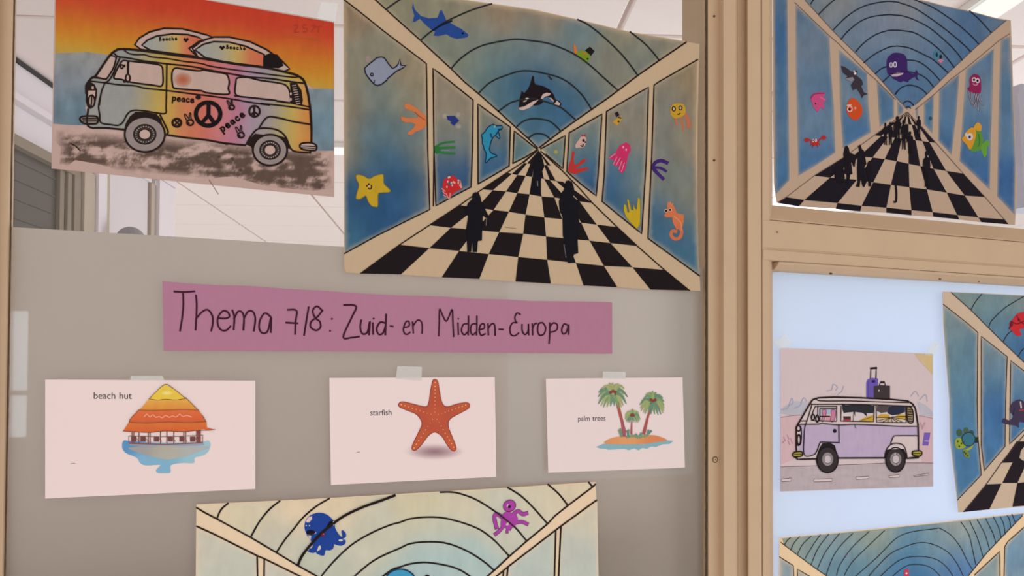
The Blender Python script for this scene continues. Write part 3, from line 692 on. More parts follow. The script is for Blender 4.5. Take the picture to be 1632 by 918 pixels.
for t in ('A6 868 570', 'A6 902 602'): p.disc(t, 1.5, 1.8, (240, 170, 200), 5)
p = cr('fish', 'tiny yellow dot of a fish'); p.glow('A6 45 628', 4, 4, (200, 172, 66), (122, 148, 152), 3)
p = cr('jellyfish', 'yellow smiling jellyfish'); 
for t, w in (('A7 740 430 745 480 760 530', 3.5), ('A7 795 430 820 500 838 590', 3.2), ('A7 850 390 890 470 900 550', 6.0)): p.stroke(t, w, (198, 122, 94), 3)
p.fill('A7 770 265 840 280 862 340 850 400 790 440 720 445 680 390 680 320 710 280', (208, 166, 48), 4, True); p.ring('A7 718 333', 2.6, 3.6, 1.5, (50, 30, 30), 5); p.ring('A7 800 322', 2.4, 3.2, 1.5, (50, 30, 30), 5); p.disc('A7 716 333', 1.7, 2.6, (210, 190, 176), 5); p.disc('A7 800 322', 1.5, 2.2, (210, 190, 176), 5); p.stroke('A7 765 395 780 403 795 385', 1.4, (60, 36, 30), 5)
p = cr('coral', 'dark purple coral'); p.stroke('A8 510 120 450 98 392 120 375 170 410 215 470 275', 5.2, (68, 40, 124), 3); p.stroke('A8 390 165 450 172 498 202', 4.2, (68, 40, 124), 3)
p = cr('coral', 'yellow coral'); yc = 'A8 225 455 245 470 250 620 245 720 215 765 160 710 110 650 85 580 90 525 110 530 125 605 140 600 118 475 135 480 160 580 180 580 180 510 195 560 212 580'
p.fill(yc, (210, 178, 40), 3); p.stroke(yc, .8, (150, 140, 60), 4, False, True)
p = cr('seahorse', 'orange seahorse'); p.fill('A8 515 520 545 505 580 550 605 610 640 620 672 625 672 690 655 760 600 770 565 700 560 650 500 650 478 635 500 600 510 570', (222, 126, 84), 3); p.stroke('A8 625 740 652 790 630 850 580 860 548 825 560 785 595 790', 5.0, (218, 120, 80), 3); p.stroke('A8 575 640 640 700 650 780', 1.2, (234, 168, 130), 5)
for t in ('A8 500 587', 'A8 540 578'): p.disc(t, 2.9, 3.0, (226, 200, 186), 5); p.disc(t, 1.8, 2.0, (40, 30, 30), 6)
for t in ('A8 515 545 518 505', 'A8 530 540 540 500', 'A8 550 545 565 515'): p.stroke(t, 1.6, (224, 140, 104), 4)
p = cr('silhouette', 'standing woman silhouette on the left'); p.fill('B1 1150 50 1175 32 1205 40 1218 70 1228 115 1260 180 1290 240 1270 260 1240 235 1235 330 1232 450 1197 455 1190 550 1152 550 1147 460 1140 548 1105 548 1100 430 1095 350 1112 240 1082 205 1110 130 1145 95', (20, 18, 26), 6); p.stroke('B1 1272 255 1268 320', .8, (150, 140, 140), 7); p.stroke('B1 1430 335 1470 340 1530 348', .8, (150, 120, 100), 3)
p = cr('silhouette', 'tall dark silhouette on the right'); p.fill('B3 1085 600 1120 590 1160 610 1185 680 1190 760 1245 840 B2 530 200 545 290 530 430 535 545 500 555 490 590 515 625 450 628 430 590 418 440 405 400 402 240 378 190 372 110 392 60 B3 1020 760 1062 705 1075 640', (20, 19, 28), 6); p.stroke('B2 495 65 525 95', 1.1, (190, 176, 160), 7); p.stroke('B2 415 470 432 580', .9, (120, 116, 130), 7)
p = cr('silhouette', 'far dark silhouette at the end of the tunnel'); p.fill('B3 740 265 765 250 785 270 815 380 822 430 792 495 782 600 782 775 735 770 700 745 662 740 680 560 692 400 705 330', (20, 18, 28), 6); p.stroke('B3 738 600 742 660', 1.0, (150, 150, 160), 7)
A.done()

# ------------------------------------------------------------------ rainbow van drawing, top left
def curlV(x, y): return 0.002*max(0, (y-230)/80)**2
V = Art('van_drawing', 'drawing of a rainbow coloured camper van with peace signs and two surfboards', 'drawing', (308, 290), curlV, tone=(.90, .87, .83), pen=1.2)
VP_ = (206, 178, 174)
V.sheet([(87.5, -43), (240, -17), (393, 10), (470, 23), (533, 34), (533, 180), (533, 314), (450, 306), (300, 291), (180, 278.5), (82, 268.5), (84, 150)], VP_, 0.08)
sky = V.part('painted_sunset_sky')
skyc = [(100, 0, (206, 110, 50)), (180, 8, (206, 72, 44)), (300, 15, (210, 76, 48)), (400, 30, (208, 78, 54)), (500, 45, (206, 84, 62)), (300, -10, (206, 66, 42)), (110, 35, (206, 140, 58)), (200, 40, (206, 112, 46)), (290, 45, (208, 108, 52)), (400, 55, (214, 122, 48)), (500, 75, (216, 130, 50)), (100, 60, (198, 156, 66)), (160, 65, (206, 150, 50)), (220, 60, (214, 140, 48)), (480, 95, (212, 142, 48)), (520, 100, (212, 144, 52)), (130, 78, (204, 164, 66)), (500, 125, (202, 164, 72)), (525, 130, (202, 160, 78)), (100, 80, (190, 158, 100))]
def sunset(x, y):
    v = y-(x-86)*(.145)+7*mnoise.noise((x*.02, y*.03, 7.0))
    st = [(-30, (206, 66, 44)), (-8, (208, 74, 48)), (14, (208, 100, 48)), (34, (212, 124, 46)), (54, (212, 146, 50)), (74, (206, 164, 66)), (92, (194, 160, 92))]
    if v <= -30: return st[0][1]
    for (a, c), (b, d) in zip(st, st[1:]):
        if v <= b: t = (v-a)/(b-a); return tuple(c[i]+(d[i]-c[i])*t for i in range(3))
    return st[-1][1]
sky.fill([(89, -40), (240, -15), (393, 11.5), (532, 36), (532, 142), (497, 140), (470, 118), (300, 86), (190, 78), (178, 89), (140, 84), (88, 86)], sunset, 1, tex=.25)
sky.fill([(88, 85), (140, 83), (178, 88), (160, 112), (138, 132), (136, 172), (140, 196), (142, 200), (105, 199), (85, 197), (86, 120)], idw([(100, 95, (150, 156, 160)), (150, 92, (158, 160, 164)), (92, 140, (134, 148, 164)), (120, 130, (140, 150, 166)), (95, 180, (104, 138, 160)), (125, 190, (96, 138, 166)), (100, 197, (140, 146, 154))], 2.5, .10, .06), 1, tex=.3)
sky.fill([(490, 141), (532, 142), (532, 240), (500, 240), (497, 175)], idw([(500, 150, (140, 152, 162)), (525, 160, (132, 156, 172)), (510, 200, (108, 146, 172)), (525, 225, (112, 146, 170)), (510, 238, (140, 150, 160))], 2.5, .10, .06), 1, tex=.3)
sky.stroke('R3 1030 190 1060 180 1065 200 1035 250 1080 250;R3'.split(';')[0], 1.0, (182, 66, 52), 3)
for t in ('R3 1150 180 1120 185 1125 215 1160 215 1150 250 1115 250', 'R3 1200 190 1240 185 1200 250', 'R3 1240 200 1300 196', 'R3 1275 200 1270 255'): sky.stroke(t, 1.0, (182, 66, 52), 3)
sky.stroke('R3 900 290 1050 300 1280 330', 1.4, (196, 96, 50), 3)
gnd = V.part('painted_muddy_ground')
def mud(x, y):
    n = mnoise.noise((x*.02, y*.06, 2.0))+.55*mnoise.noise((x*.07, y*.15, 5.0))+.3*mnoise.noise((x*.33, y*.4, 8.0))
    t = (x-85)/450.0
    top = 205+t*34; bot = 262+t*42 if x < 330 else 268+t*44
    e = min((y-top)/16, (bot-y)/10, (x-88)/22, (530-x)/14)
    k = max(0.0, min(1.0, (n+0.36)*2.0))*max(0.0, min(1.0, e))
    if mnoise.noise((x*.5, y*.5, 4.0)) > .42: k = min(1, k*1.5)
    return tuple(VP_[i]*(1-k)+c*k for i, c in enumerate((102, 83, 76)))
gnd.paint([(86, 198), (142, 200), (200, 208), (270, 216), (390, 233), (470, 242), (531, 240), (531, 300), (500, 304), (430, 298), (370, 281), (345, 283), (325, 288), (250, 284), (200, 276), (160, 262), (120, 255), (102, 268), (95, 266), (97, 235), (86, 222)], mud, 1, step=2.4, tex=.35)
gnd.stroke('R4 230 425 270 445 312 485', 1.8, (58, 44, 40), 3); gnd.stroke('R5 180 740 220 800 258 860', 1.2, (160, 136, 128), 3)
for q in ((330,425),(380,560),(450,655),(260,540)): gnd.glow('R5 %d %d' % q, 4, 3, (80, 62, 54), (116, 96, 88), 2)
def rainbow(x, y):
    st = [(135, (160, 164, 166)), (205, (152, 160, 164)), (230, (174, 166, 128)), (250, (196, 172, 84)), (272, (206, 166, 76)), (293, (216, 134, 84)), (325, (216, 112, 96)), (355, (208, 124, 136)), (378, (188, 120, 154)), (400, (170, 150, 178)), (425, (160, 154, 164)), (448, (178, 170, 128)), (464, (200, 178, 92)), (480, (214, 158, 74)), (497, (214, 140, 70))]
    x = x+6*mnoise.noise((x*.04, y*.05, 6.0))+ (y-170)*0.06
    for (a, c), (b, d) in zip(st, st[1:]):
        if x <= b:
            t = max(0, (x-a)/(b-a)); return tuple((c[i]+(d[i]-c[i])*t)*.87+VP_[i]*.13 for i in range(3))
    return st[-1][1]
body = V.part('van_body')
BODY = Q('E1 140 650 142 540 175 490 215 440 265 415 350 290 450 150 520 90 580 68 760 75 1000 105 1370 155 1620 185 R3 330 540 480 565 760 600 1000 655 1070 680 1130 730 1165 840 R5 1040 60 1050 130 1060 300 1060 410 1050 505 930 495 870 465 500 437 0 385 R4 1060 350 690 305 380 275 380 130 360 100')
body.fill(BODY, rainbow, 2, tex=.25)
WINC = (204, 178, 172)
WINS = ['E1 250 435 350 295 440 165 500 160 528 200 500 300 440 400 392 455 285 430',
 'E1 505 448 520 380 565 290 615 220 690 222 900 245 1060 265 1125 295 1138 380 1128 540 1000 535 720 497 600 462',
 'E1 1300 315 1400 325 1600 350 R3 150 622 250 640 350 655 385 680 400 740 390 800 388 858 E2 650 165 560 135 400 120 180 100 145 75 E1 1265 530 1255 450 1262 360',
 'R3 465 862 465 740 480 700 570 692 700 722 880 748 950 770 985 820 1000 917 R5 872 74 760 60 R3 850 917 600 890']
for w in WINS[1:]: body.fill(w, WINC, 3)
body.fill(WINS[0], WINC, 3)
body.glow('E1 1400 465', 14, 11.5, (186, 104, 74), (200, 164, 154), 4)
for i, w in enumerate(WINS): body.stroke(w, 2.3 if i else 1.6, INK, 5, True, True)
o = V.part('van_outline')
o.lines('E1 142 640 142 540 175 490 215 440 265 415 350 290 450 150 520 90 580 68 760 75 1000 105 1370 155 1620 185 R3 480 565 760 600 1000 655 1070 680 1130 730 1165 840 R5 1040 60 1050 130 1060 300 1060 410', 3.1, INK, 6)
o.lines('E1 640 85 700 125 800 140 900 140 1000 170 1200 190 1400 225 1620 252 R3 250 590 600 640 1000 690 1070 685', 1.9, INK, 6)
o.lines('E1 510 130 560 165 700 185 850 215 1000 235 1200 260 1450 285 1620 313 R3 250 630 420 660 600 690 800 705 1000 735 1130 750', 2.2, INK, 6)
o.lines('E1 535 170 500 300 440 410 400 460;E1 580 180 530 290 490 390 440 470 390 505;E1 170 480 240 440 390 458;E1 200 485 390 505 560 530 780 545 900 575 1180 605 1600 660 E2 600 200 1000 255 1250 300 1561 345 R5 620 80 850 105 1050 135;E1 1190 275 1185 600 1180 816 R4 1045 165 960 160 870 145 770 140 720 170 680 240 640 268 570 262 490 245 480 180 470 100 490 0;E1 390 500 340 620 310 800 R4 475 60', 2.1, INK, 6)
o.lines('R5 400 15 640 40 850 70 1040 110', 1.9, INK, 6)
o.lines('R4 380 130 380 275 520 290 690 305;R4 1055 350 1200 372 1400 395 R5 300 420 490 440', 2.6, INK, 6)
o.lines('R5 610 290 680 200 780 205 900 235 1050 260;R5 500 430 540 360 600 300 700 295 780 315 840 370 880 465 930 495 1050 505;R5 1050 480 1050 508;R4 1000 180 1040 260 1068 320 1060 345', 2.3, INK, 6)
o.stroke('E1 688 230 685 300 685 380', 3.2, INK, 6); o.ring('E1 683 445', 3.4, 6.2, 2.2, INK, 6); o.disc('E1 640 490', 2.6, 2, INK, 6); o.ring('E1 605 295', 2.0, 3.0, 2.0, INK, 6); o.disc('E1 640 285', 1.6, 2.4, INK, 6)
o.fill('E1 140 560 165 510 200 495 250 525 280 590 280 680 262 760 240 816 R4 430 90 410 125 385 125 365 90 E1 135 740', INK, 5); o.fill('E1 168 608 262 608 255 690 225 650 185 690 165 740', (206, 176, 166), 6); o.fill('E1 212 552 240 552 240 590 215 588', (206, 176, 166), 6)
o.disc('R4 410 60', 6.3, 11, (190, 166, 160), 6); o.ring('R4 410 60', 5.0, 9.5, 2.2, INK, 7); o.stroke('R4 412 20 408 100', 2.0, INK, 7)
o.fill('R3 990 745 1060 750 1105 820 1118 917 R5 980 92 882 76 R3 1000 860', INK, 6)
for k in range(9): o.stroke('R3 %d %d %d %d' % (1015+k*5, 775+k*22, 1050+k*5, 770+k*22), 1.0, (196, 176, 168), 7)
for k in (3, 6): o.disc('R3 %d %d' % (1000, 800+k*18), 1.6, 2.4, (200, 178, 170), 7)
o.fill('R4 310 215 335 192 440 190 465 212 458 248 420 256 340 250', (160, 146, 142), 5, True); o.stroke('R4 310 215 335 192 440 190 465 212 458 248 420 256 340 250', 2.6, INK, 6, True, True); o.lines('R4 330 212 450 210;R4 335 232 452 230', 1.8, INK, 6)
o.fill('R5 960 445 985 422 1060 420 1100 440 1104 465 1085 485 985 475', (196, 172, 168), 6, True); o.stroke('R5 960 445 985 422 1060 420 1100 440 1104 465 1085 485 985 475', 2.4, INK, 7, True, True); o.lines('R5 975 445 1095 452;R5 975 460 1090 468', 1.2, INK, 7)
def wheel(name, c, rx, ry, kr, kh, arch):
    w = V.part(name)
    for a in arch: w.fill(a, INK, 5)
    c = Q(c)[0]
    w.disc(c, rx, ry, (158, 146, 148), 6, n=30); w.ring(c, rx, ry, 2.6, INK, 7, 36)
    w.disc(c, rx*kr, ry*kr, (64, 54, 54), 7, n=26); w.ring(c, rx*kr, ry*kr, 1.4, INK, 8)
    for k in range(22):
        t = 2*math.pi*k/22; rr = (kr+kh)/2+.02
        w.disc((c[0]+rx*rr*math.cos(t), c[1]+ry*rr*math.sin(t)), 1.1, 1.0, (178, 164, 160), 8, n=8)
    w.disc(c, rx*kh, ry*kh, (210, 182, 176), 8); w.ring(c, rx*kh, ry*kh, 1.3, INK, 9)
wheel('wheel', 'R4 868 346', 32, 28, .56, .29, ['R4 692 300 705 250 740 190 790 152 870 152 970 172 1005 210 1030 290 1045 350 1000 300 960 240 880 200 790 215 730 260'])
wheel('wheel', 'R5 704 481', 27.3, 24.6, .60, .33, ['R5 500 437 540 375 575 340 650 350 590 400 560 450 558 480 530 445', 'R5 770 355 830 372 860 400 892 475 850 465 820 410'])
def board(x, y, x0, x1): 
    t = max(0, min(1, (x-x0)/(x1-x0))); st = [(0, (164, 170, 178)), (.35, (176, 174, 160)), (.62, (206, 178, 104)), (.8, (214, 128, 92)), (1, (210, 112, 84))]
    for (a, c), (b, d) in zip(st, st[1:]):
        if t <= b: k = (t-a)/(b-a); return tuple(c[i]+(d[i]-c[i])*k for i in range(3))
O1 = 'R2 945 420 885 375 930 310 1030 250 1170 215 1350 220 1500 255 1580 278 R3 170 275 235 300 120 345 40 410 100 500 R2 1400 480 1040 435'
I1 = 'R2 1040 430 955 380 1010 330 1100 290 1250 270 1400 275 1500 300 1555 330 1480 370 1410 410 1500 490 1250 460'
O2 = 'R3 100 500 10 415 100 345 250 300 400 300 600 345 760 420 900 520 990 610 925 640 760 598 480 562 330 538'
I2 = 'R3 165 500 65 425 150 370 250 345 400 350 560 390 740 470 735 590 480 560 330 536'
for o_, i_, x0, x1 in ((O1, I1, 230, 312), (O2, I2, 312, 420)):
    sb = V.part('surfboard'); sb.fill(o_, (204, 178, 172), 3); sb.fill(i_, lambda x, y: board(x, y, x0, x1), 4)
    sb.stroke(o_, 2.4, INK, 5, False, True); sb.stroke(i_, 2.4, INK, 5, False, True)
sb.fill('R3 740 480 790 460 870 470 905 520 930 580 880 605 740 592', (28, 20, 22), 6)
hand(sb, 'Beache', 254, 61.5, 3.6, 5.0, -.04, 1.2); heart(sb, 296.5, 63.5, 4.2)
heart(sb, 354, 76, 4.2); hand(sb, 'Beache', 361, 74, 3.6, 5.4, .07, 1.3)
dec = V.part('peace_symbols')
dec.ring('E2 658 475', 19.5, 18.6, 5.6, (26, 18, 20), 6, 36); dec.stroke('E2 665 310 664 500', 5.4, (26, 18, 20), 6, False); dec.stroke('E2 664 490 565 610', 5.2, (26, 18, 20), 6, False); dec.stroke('E2 664 490 750 610', 5.2, (26, 18, 20), 6, False)
dec.ring('E2 200 602', 6.8, 6.2, 3.2, INK, 6); dec.stroke('E2 160 560 245 640', 2.0, INK, 6); dec.stroke('E2 240 570 165 640', 2.0, INK, 6)
dec.ring('E2 1337 435', 8.4, 8.6, 2.8, INK, 6); dec.stroke('E2 1335 360 1330 520', 3.0, INK, 6); dec.stroke('E2 1332 440 1385 480', 2.2, INK, 6); dec.stroke('E2 1332 440 1285 490', 2.2, INK, 6)
dec.disc('E2 513 230', 4.6, 3.6, INK, 6)
for (ox, oy, k) in ((380, 560, 1.0), (990, 345, .82), (1125, 745, .95)):
    dec.stroke([(260+.1089*(ox+a*k), 130+.1089*(oy+b*k)) for a, b in ((-20,40),(-70,-70),(-55,-85),(-35,-60),(0,-20),(5,-95),(25,-95),(30,-20),(60,10))], 1.5, INK, 6)
    dec.ring((260+.1089*(ox+15*k), 130+.1089*(oy+40*k)), 5.2*k, 4.4*k, 2.4, INK, 6); dec.disc((260+.1089*(ox-10*k), 130+.1089*(oy+50*k)), 2.2*k, 2.0*k, INK, 6)
hand(dec, 'peace', 275.5, 154.5, 6.0, 7.2, .10, 1.9)
hand(dec, 'peace', 351, 204.5, 7.0, 9.4, -.62, 2.4)
V.done()
def tape(art, pts, layer=3, name='tape'):
    n = len(pts); vs = [art.pos(x, y, layer) for x, y in pts]
    vs += [v+Vector((0, .00006, 0)) for v in vs]
    fs = [tuple(range(n)), tuple(range(2*n-1, n-1, -1))]+[(k, (k+1) % n, n+(k+1) % n, n+k) for k in range(n)]
    o = meshobj(name, vs, fs, M_TAPE, art.root, art.base); o['label'] = 'strip of clear sticky tape'; return o
tape(V, [(505, 30), (512, 3), (539, 6), (534, 36)])

# ------------------------------------------------------------------ lilac title banner
Bn = Art('title_banner', 'long lilac paper banner with a handwritten theme title', 'banner', (618, 563), lambda x, y: 0.0007*(1+math.sin(x*.03)))
LIL = (173, 118, 139)
Bn.sheet(Q('B4 38 35 180 48 400 62 640 68 900 88 1200 105 1500 125 B5 130 125 420 132 640 148 850 152 1000 162 1300 165 1532 170 1533 300 1533 505 1000 500 600 497 B4 1400 530 800 528 300 526 47 525 44 300'), LIL, .06)
tx = Bn.part('handwritten_title')
for t in ('B4 122 108 190 112 265 107', 'B4 183 112 186 200 178 290 163 385', 'B4 275 135 280 220 272 378', 'B4 275 300 320 250 360 238 390 280 393 330 382 385', 'B4 428 295 480 298 510 285 500 255 465 245 430 290 430 345 455 380 490 380 518 352',
  'B4 530 240 545 290 540 375', 'B4 543 300 570 250 600 255 612 300 608 378', 'B4 612 300 640 250 675 250 692 300 682 385', 'B4 798 285 760 260 725 310 720 370 745 402 780 385 803 290 800 395',
  'B4 922 237 982 243 975 320 972 408', 'B4 908 327 988 332', 'B4 1067 218 1050 320 1035 415', 'B4 1160 240 1125 212 1095 245 1115 295 1145 320 1150 360 1120 382 1082 360 1085 320 1130 285 1165 240', 'B4 1230 300 1232 302', 'B4 1217 384 1219 386',
  'B4 1315 203 1400 212 1370 290 1310 428 1370 432 1422 425', 'B4 1437 310 1430 360 1445 405 1480 395 1497 318 1492 412', 'B4 1518 330 1520 408', 'B4 1523 298 1525 300', 'B4 1605 330 1570 325 1545 370 1560 410 1590 400 1608 350', 'B4 1612 270 1608 350 1606 412',
  'B5 90 325 108 328', 'B5 178 335 212 325 210 295 190 300 175 345 185 375 205 377 218 365', 'B5 235 298 240 370', 'B5 238 325 265 288 290 295 298 330 296 373', 'B5 405 388 408 300 411 214 430 255 453 293 475 255 493 218 497 300 502 393', 'B5 530 305 533 380', 'B5 532 277 533 279',
  'B5 597 310 565 315 553 355 570 382 592 365', 'B5 598 260 598 330 596 383', 'B5 652 310 620 315 612 355 625 382 648 365', 'B5 653 260 653 330 651 383', 'B5 670 348 700 340 700 312 680 315 668 350 680 385 708 375', 'B5 725 310 728 382', 'B5 728 340 748 312 768 318 772 385', 'B5 797 346 824 347',
  'B5 935 250 915 240 900 265 905 295 915 303 885 305 868 340 875 380 900 388 925 370', 'B5 947 315 948 355 965 380 985 360 988 310 990 382', 'B5 1013 310 1016 382', 'B5 1016 340 1028 312 1042 308', 'B5 1080 303 1055 310 1048 355 1062 385 1090 375 1100 335 1082 303', 'B5 1127 305 1127 370 1122 438', 'B5 1127 330 1150 305 1175 315 1175 345 1155 360 1130 365', 'B5 1245 320 1220 312 1205 345 1212 375 1235 365 1250 315 1250 380'):
    tx.stroke(t, 2.9 if t.startswith('B4') else 2.5, (62, 24, 40), 3)
Bn.done()

# ------------------------------------------------------------------ three printed word cards
CW = (238, 222, 218)
c1 = Art('word_card', 'printed word card showing a beach hut with an orange and yellow thatched roof', 'word card', (240, 787), m=M_PRINT, group='printed word cards', tone=(.975, .935, .925))
c1.sheet([(72, 605), (240, 605.8), (407, 606.7), (407, 779.3), (240, 787), (72, 794.5)], CW, .03)
t1 = c1.part('lettering'); t1.text('beach', 148.5, 635.5, 15.4, (62, 54, 58), 2, slope=0.004, squeeze=1.0); t1 = c1.part('lettering'); t1.text('hut', 189.5, 635.6, 15.4, (62, 54, 58), 2, slope=0.004, squeeze=1.0); t1 = c1.part('print_mark'); t1.stroke('B6 230 652 260 648', .8, (130, 140, 150), 2)
h = c1.part('beach_hut_picture')
h.fill('E4 50 548 90 555 400 570 720 560 760 550 785 580 770 640 720 680 650 700 640 745 540 745 445 765 440 825 390 832 330 830 318 805 350 770 345 760 230 765 180 745 150 700 60 660 28 620 28 570', idw([(200, 710, (88, 148, 196)), (330, 705, (160, 200, 214)), (230, 738, (130, 182, 214)), (260, 745, (132, 186, 212)), (255, 748, (120, 176, 206)), (310, 730, (150, 198, 212))], 2), 2, True)
h.fill('E4 90 610 400 590 760 605 700 640 560 690 420 715 280 690 150 650', idw([(230, 715, (160, 160, 160)), (265, 715, (178, 168, 150)), (300, 712, (176, 182, 182)), (265, 725, (176, 188, 176))], 2), 3, True)
h.stroke('E4 95 585 250 590 400 586 560 590 720 582', 3.2, (146, 164, 186), 4)
h.fill('E4 80 568 400 582 720 565 720 575 400 590 85 582', (140, 84, 78), 5)
for x in (110, 125, 170, 250, 266, 355, 410, 470, 555, 572): h.stroke('E4 %d 460 %d 575' % (x, x), 1.5, (128, 72, 66), 5, False)
h.fill('E4 662 460 702 460 702 570 662 570', (126, 70, 64), 5)
h.stroke('E4 82 512 400 518 720 505', 1.0, (130, 84, 76), 5); h.stroke('E4 82 512 82 572', 1.0, (130, 84, 76), 5); h.stroke('E4 718 505 718 568', 1.0, (130, 84, 76), 5)
for x in (125, 205, 320, 440, 540, 632): h.fill('E4 %d 517 %d 517 %d 560 %d 560' % (x-22, x+22, x+22, x-22), (112, 62, 58), 6); h.stroke('E4 %d 535 %d 560' % (x+26, x+44), .8, (130, 84, 76), 6)
def band(pts, a, b, lay):
    q = Q(pts); y0 = min(p[1] for p in q); y1 = max(p[1] for p in q)
    h.fill(q, lambda x, y: tuple(a[i]+(b[i]-a[i])*(y-y0)/(y1-y0) for i in range(3)), lay, tex=.4)
band('E4 32 470 50 445 85 390 750 385 755 440 820 458 770 465 720 455 650 465 540 475 400 468 260 480 120 474', (216, 118, 48), (214, 98, 40), 6)
band('E4 85 395 95 365 170 285 680 285 720 340 750 388 600 398 420 392 240 398', (222, 112, 56), (212, 92, 44), 7)
band('E4 170 288 200 262 260 190 570 188 620 230 680 290 560 282 420 288 280 290', (226, 176, 74), (218, 140, 52), 8)
band('E4 258 195 330 120 395 68 470 110 570 190 500 200 420 196 340 202', (232, 204, 70), (232, 200, 60), 9)
h.glow('E4 410 142', 11, 4, (244, 228, 150), (232, 204, 70), 10)
h.lines('E4 258 192 300 150 395 68 470 108 570 190;E4 570 180 640 250 680 290;E4 255 192 330 203 400 195 480 202 570 190;E4 170 288 280 292 420 288 560 284 680 290;E4 88 395 240 400 420 392 600 398 745 388;E4 85 390 100 360 165 290;E4 745 385 715 335;E4 32 470 120 476 260 482 400 470 540 477 650 467 770 463 825 457', .9, (120, 76, 40), 10)
h.stroke('E4 215 345 240 325 262 348 290 330 315 350 345 345 370 355 400 335 430 350 460 340 490 348 520 325 550 345 580 335 620 348', 2.2, (238, 152, 116), 10)
c1.done()
tape(c1, Q('B6 645 70 648 40 870 40 886 72'))
c2 = Art('word_card', 'printed word card showing an orange starfish', 'word card', (658, 766), m=M_PRINT, group='printed word cards', tone=(.975, .94, .935))
c2.sheet([(525, 602.4), (656, 601.6), (788.5, 601), (790, 690), (791, 760), (656, 766.5), (527.6, 773), (526, 690)], CW, .03)
t2 = c2.part('lettering'); t2.text('starfish', 589.5, 662.2, 13.2, (58, 52, 56), 2, slope=-0.012, squeeze=.92); t2 = c2.part('print_mark'); t2.stroke('B7 258 615 278 613', .8, (120, 130, 140), 2)
sf = c2.part('starfish_picture')
sf.glow('B7 800 612', 47, 13, (150, 116, 122), CW, 2, 1.2)
STAR = 'B7 800 108 820 122 832 190 850 270 885 298 960 278 1022 270 1042 285 1030 312 960 350 905 385 893 430 915 495 945 570 945 598 925 606 890 570 850 505 800 475 755 500 705 565 665 602 642 595 645 565 680 490 708 430 705 395 670 350 600 320 550 295 553 272 580 264 650 280 735 298 758 270 770 190 785 120'
def starcol(x, y):
    cx, cy = 510+800*.22883, 580+350*.22883
    d = math.hypot(x-cx, y-cy)/54; return (196-22*max(0, .5-abs(d-.45)), 90-22*max(0, .5-abs(d-.4)), 50)
sf.fill(STAR, starcol, 3, True); sf.stroke(STAR, 1.2, (150, 56, 36), 4, True, True)
for t, ang in (('B7 800 360', 0),):
    cx, cy = Q(t)[0]
    for tip in ('B7 802 130', 'B7 1015 287', 'B7 930 580', 'B7 655 585', 'B7 565 282'):
        ex, ey = Q(tip)[0]
        for k in range(1, 10): f = k/9.0; sf.disc((cx+(ex-cx)*f, cy+(ey-cy)*f+4*math.sin(math.pi*f)*(0.0)), .6+.5*f, .6+.5*f, (242, 180, 120), 5, n=9)
c2.done(); tape(c2, Q('B7 527 105 540 15 710 20 708 118'))
c3 = Art('word_card', 'printed word card showing three palm trees on a small island', 'word card', (981, 749), m=M_PRINT, group='printed word cards', tone=(.96, .935, .935))
c3.sheet([(870, 603.6), (980, 602.3), (1087.7, 601.3), (1090, 680), (1091.6, 745.2), (980, 749.5), (873.7, 753.4), (872, 680)], CW, .03)
t3 = c3.part('lettering'); t3.text('palm', 920.8, 671.2, 12.0, (58, 52, 56), 2, slope=-0.022, squeeze=.86); t3 = c3.part('lettering'); t3.text('trees', 944.2, 670.7, 12.0, (58, 52, 56), 2, slope=-0.022, squeeze=.86)
pl = c3.part('palm_island_picture')
pl.fill('E5 70 830 150 795 300 790 600 800 850 755 940 762 900 795 820 800 745 830 690 825 640 850 590 840 550 868 500 845 440 865 380 850 270 858 200 860 180 850 110 845', (136, 182, 192), 2)
pl.fill('E5 160 785 220 740 330 712 420 715 560 710 690 695 790 712 870 755 750 775 600 795 430 800 280 798', idw([(1000, 700, (228, 160, 104)), (1040, 698, (220, 138, 84)), (970, 705, (226, 150, 92))], 2), 3, True)
for t, a in (('E5 280 240 305 250 350 420 405 640 405 715 370 710 350 560 300 360', 0), ('E5 680 360 710 350 665 500 632 660 620 690 585 685 620 560', 0), ('E5 465 540 480 540 480 690 455 685', 0)): pl.fill(t, idw([(985, 640, (176, 84, 60)), (992, 690, (170, 84, 92)), (1030, 660, (172, 82, 76))], 2), 4)
def palm(cx, cy, r, seed):
    q = random.Random(seed); fr = []
    for k in range(24):
        a = -math.pi*1.02+k/23*math.pi*2.0; fr.append(a)
    for k, a in enumerate(sorted(fr, key=lambda v: -math.sin(v))):
        L = r*(0.86+.24*q.random()); ex, ey = cx+L*math.cos(a), cy+L*.80*math.sin(a)
        drop = r*.42*(1-math.sin(a)*-.2); mx, my = cx+L*.55*math.cos(a), cy+L*.55*math.sin(a)-r*.10
        ex2, ey2 = ex*.97+cx*.03, ey+drop*abs(math.cos(a))
        col = random.Random(seed+k).choice([(150, 172, 104), (164, 180, 110), (128, 160, 108), (112, 150, 116), (168, 172, 116), (104, 142, 112)])
        pl.stroke([(cx, cy), (mx, my), (ex2, ey2)], r*.30, col, 5+(k % 5)*.3, True, False, 1)
palm(*Q('E5 258 225')[0], 23.5, 11); palm(*Q('E5 710 320')[0], 21, 23); palm(*Q('E5 482 472')[0], 12.5, 37)
for t in ('E5 235 215', 'E5 262 200', 'E5 285 212', 'E5 690 298', 'E5 712 312', 'E5 735 300', 'E5 470 470', 'E5 490 472'): pl.disc(t, 2.6, 2.6, (132, 62, 48), 8)
for t, w in (('E5 350 700 330 640', 3), ('E5 360 710 345 630', 3), ('E5 430 700 440 640', 3), ('E5 440 710 420 650', 3), ('E5 540 720 520 690', 4), ('E5 560 720 580 680', 4), ('E5 640 700 690 650', 3.4), ('E5 650 690 660 640', 3), ('E5 420 715 480 705 560 715 640 700', 4)): pl.stroke(t, w, random.choice([(112, 146, 124), (126, 154, 112), (98, 138, 128)]), 6)
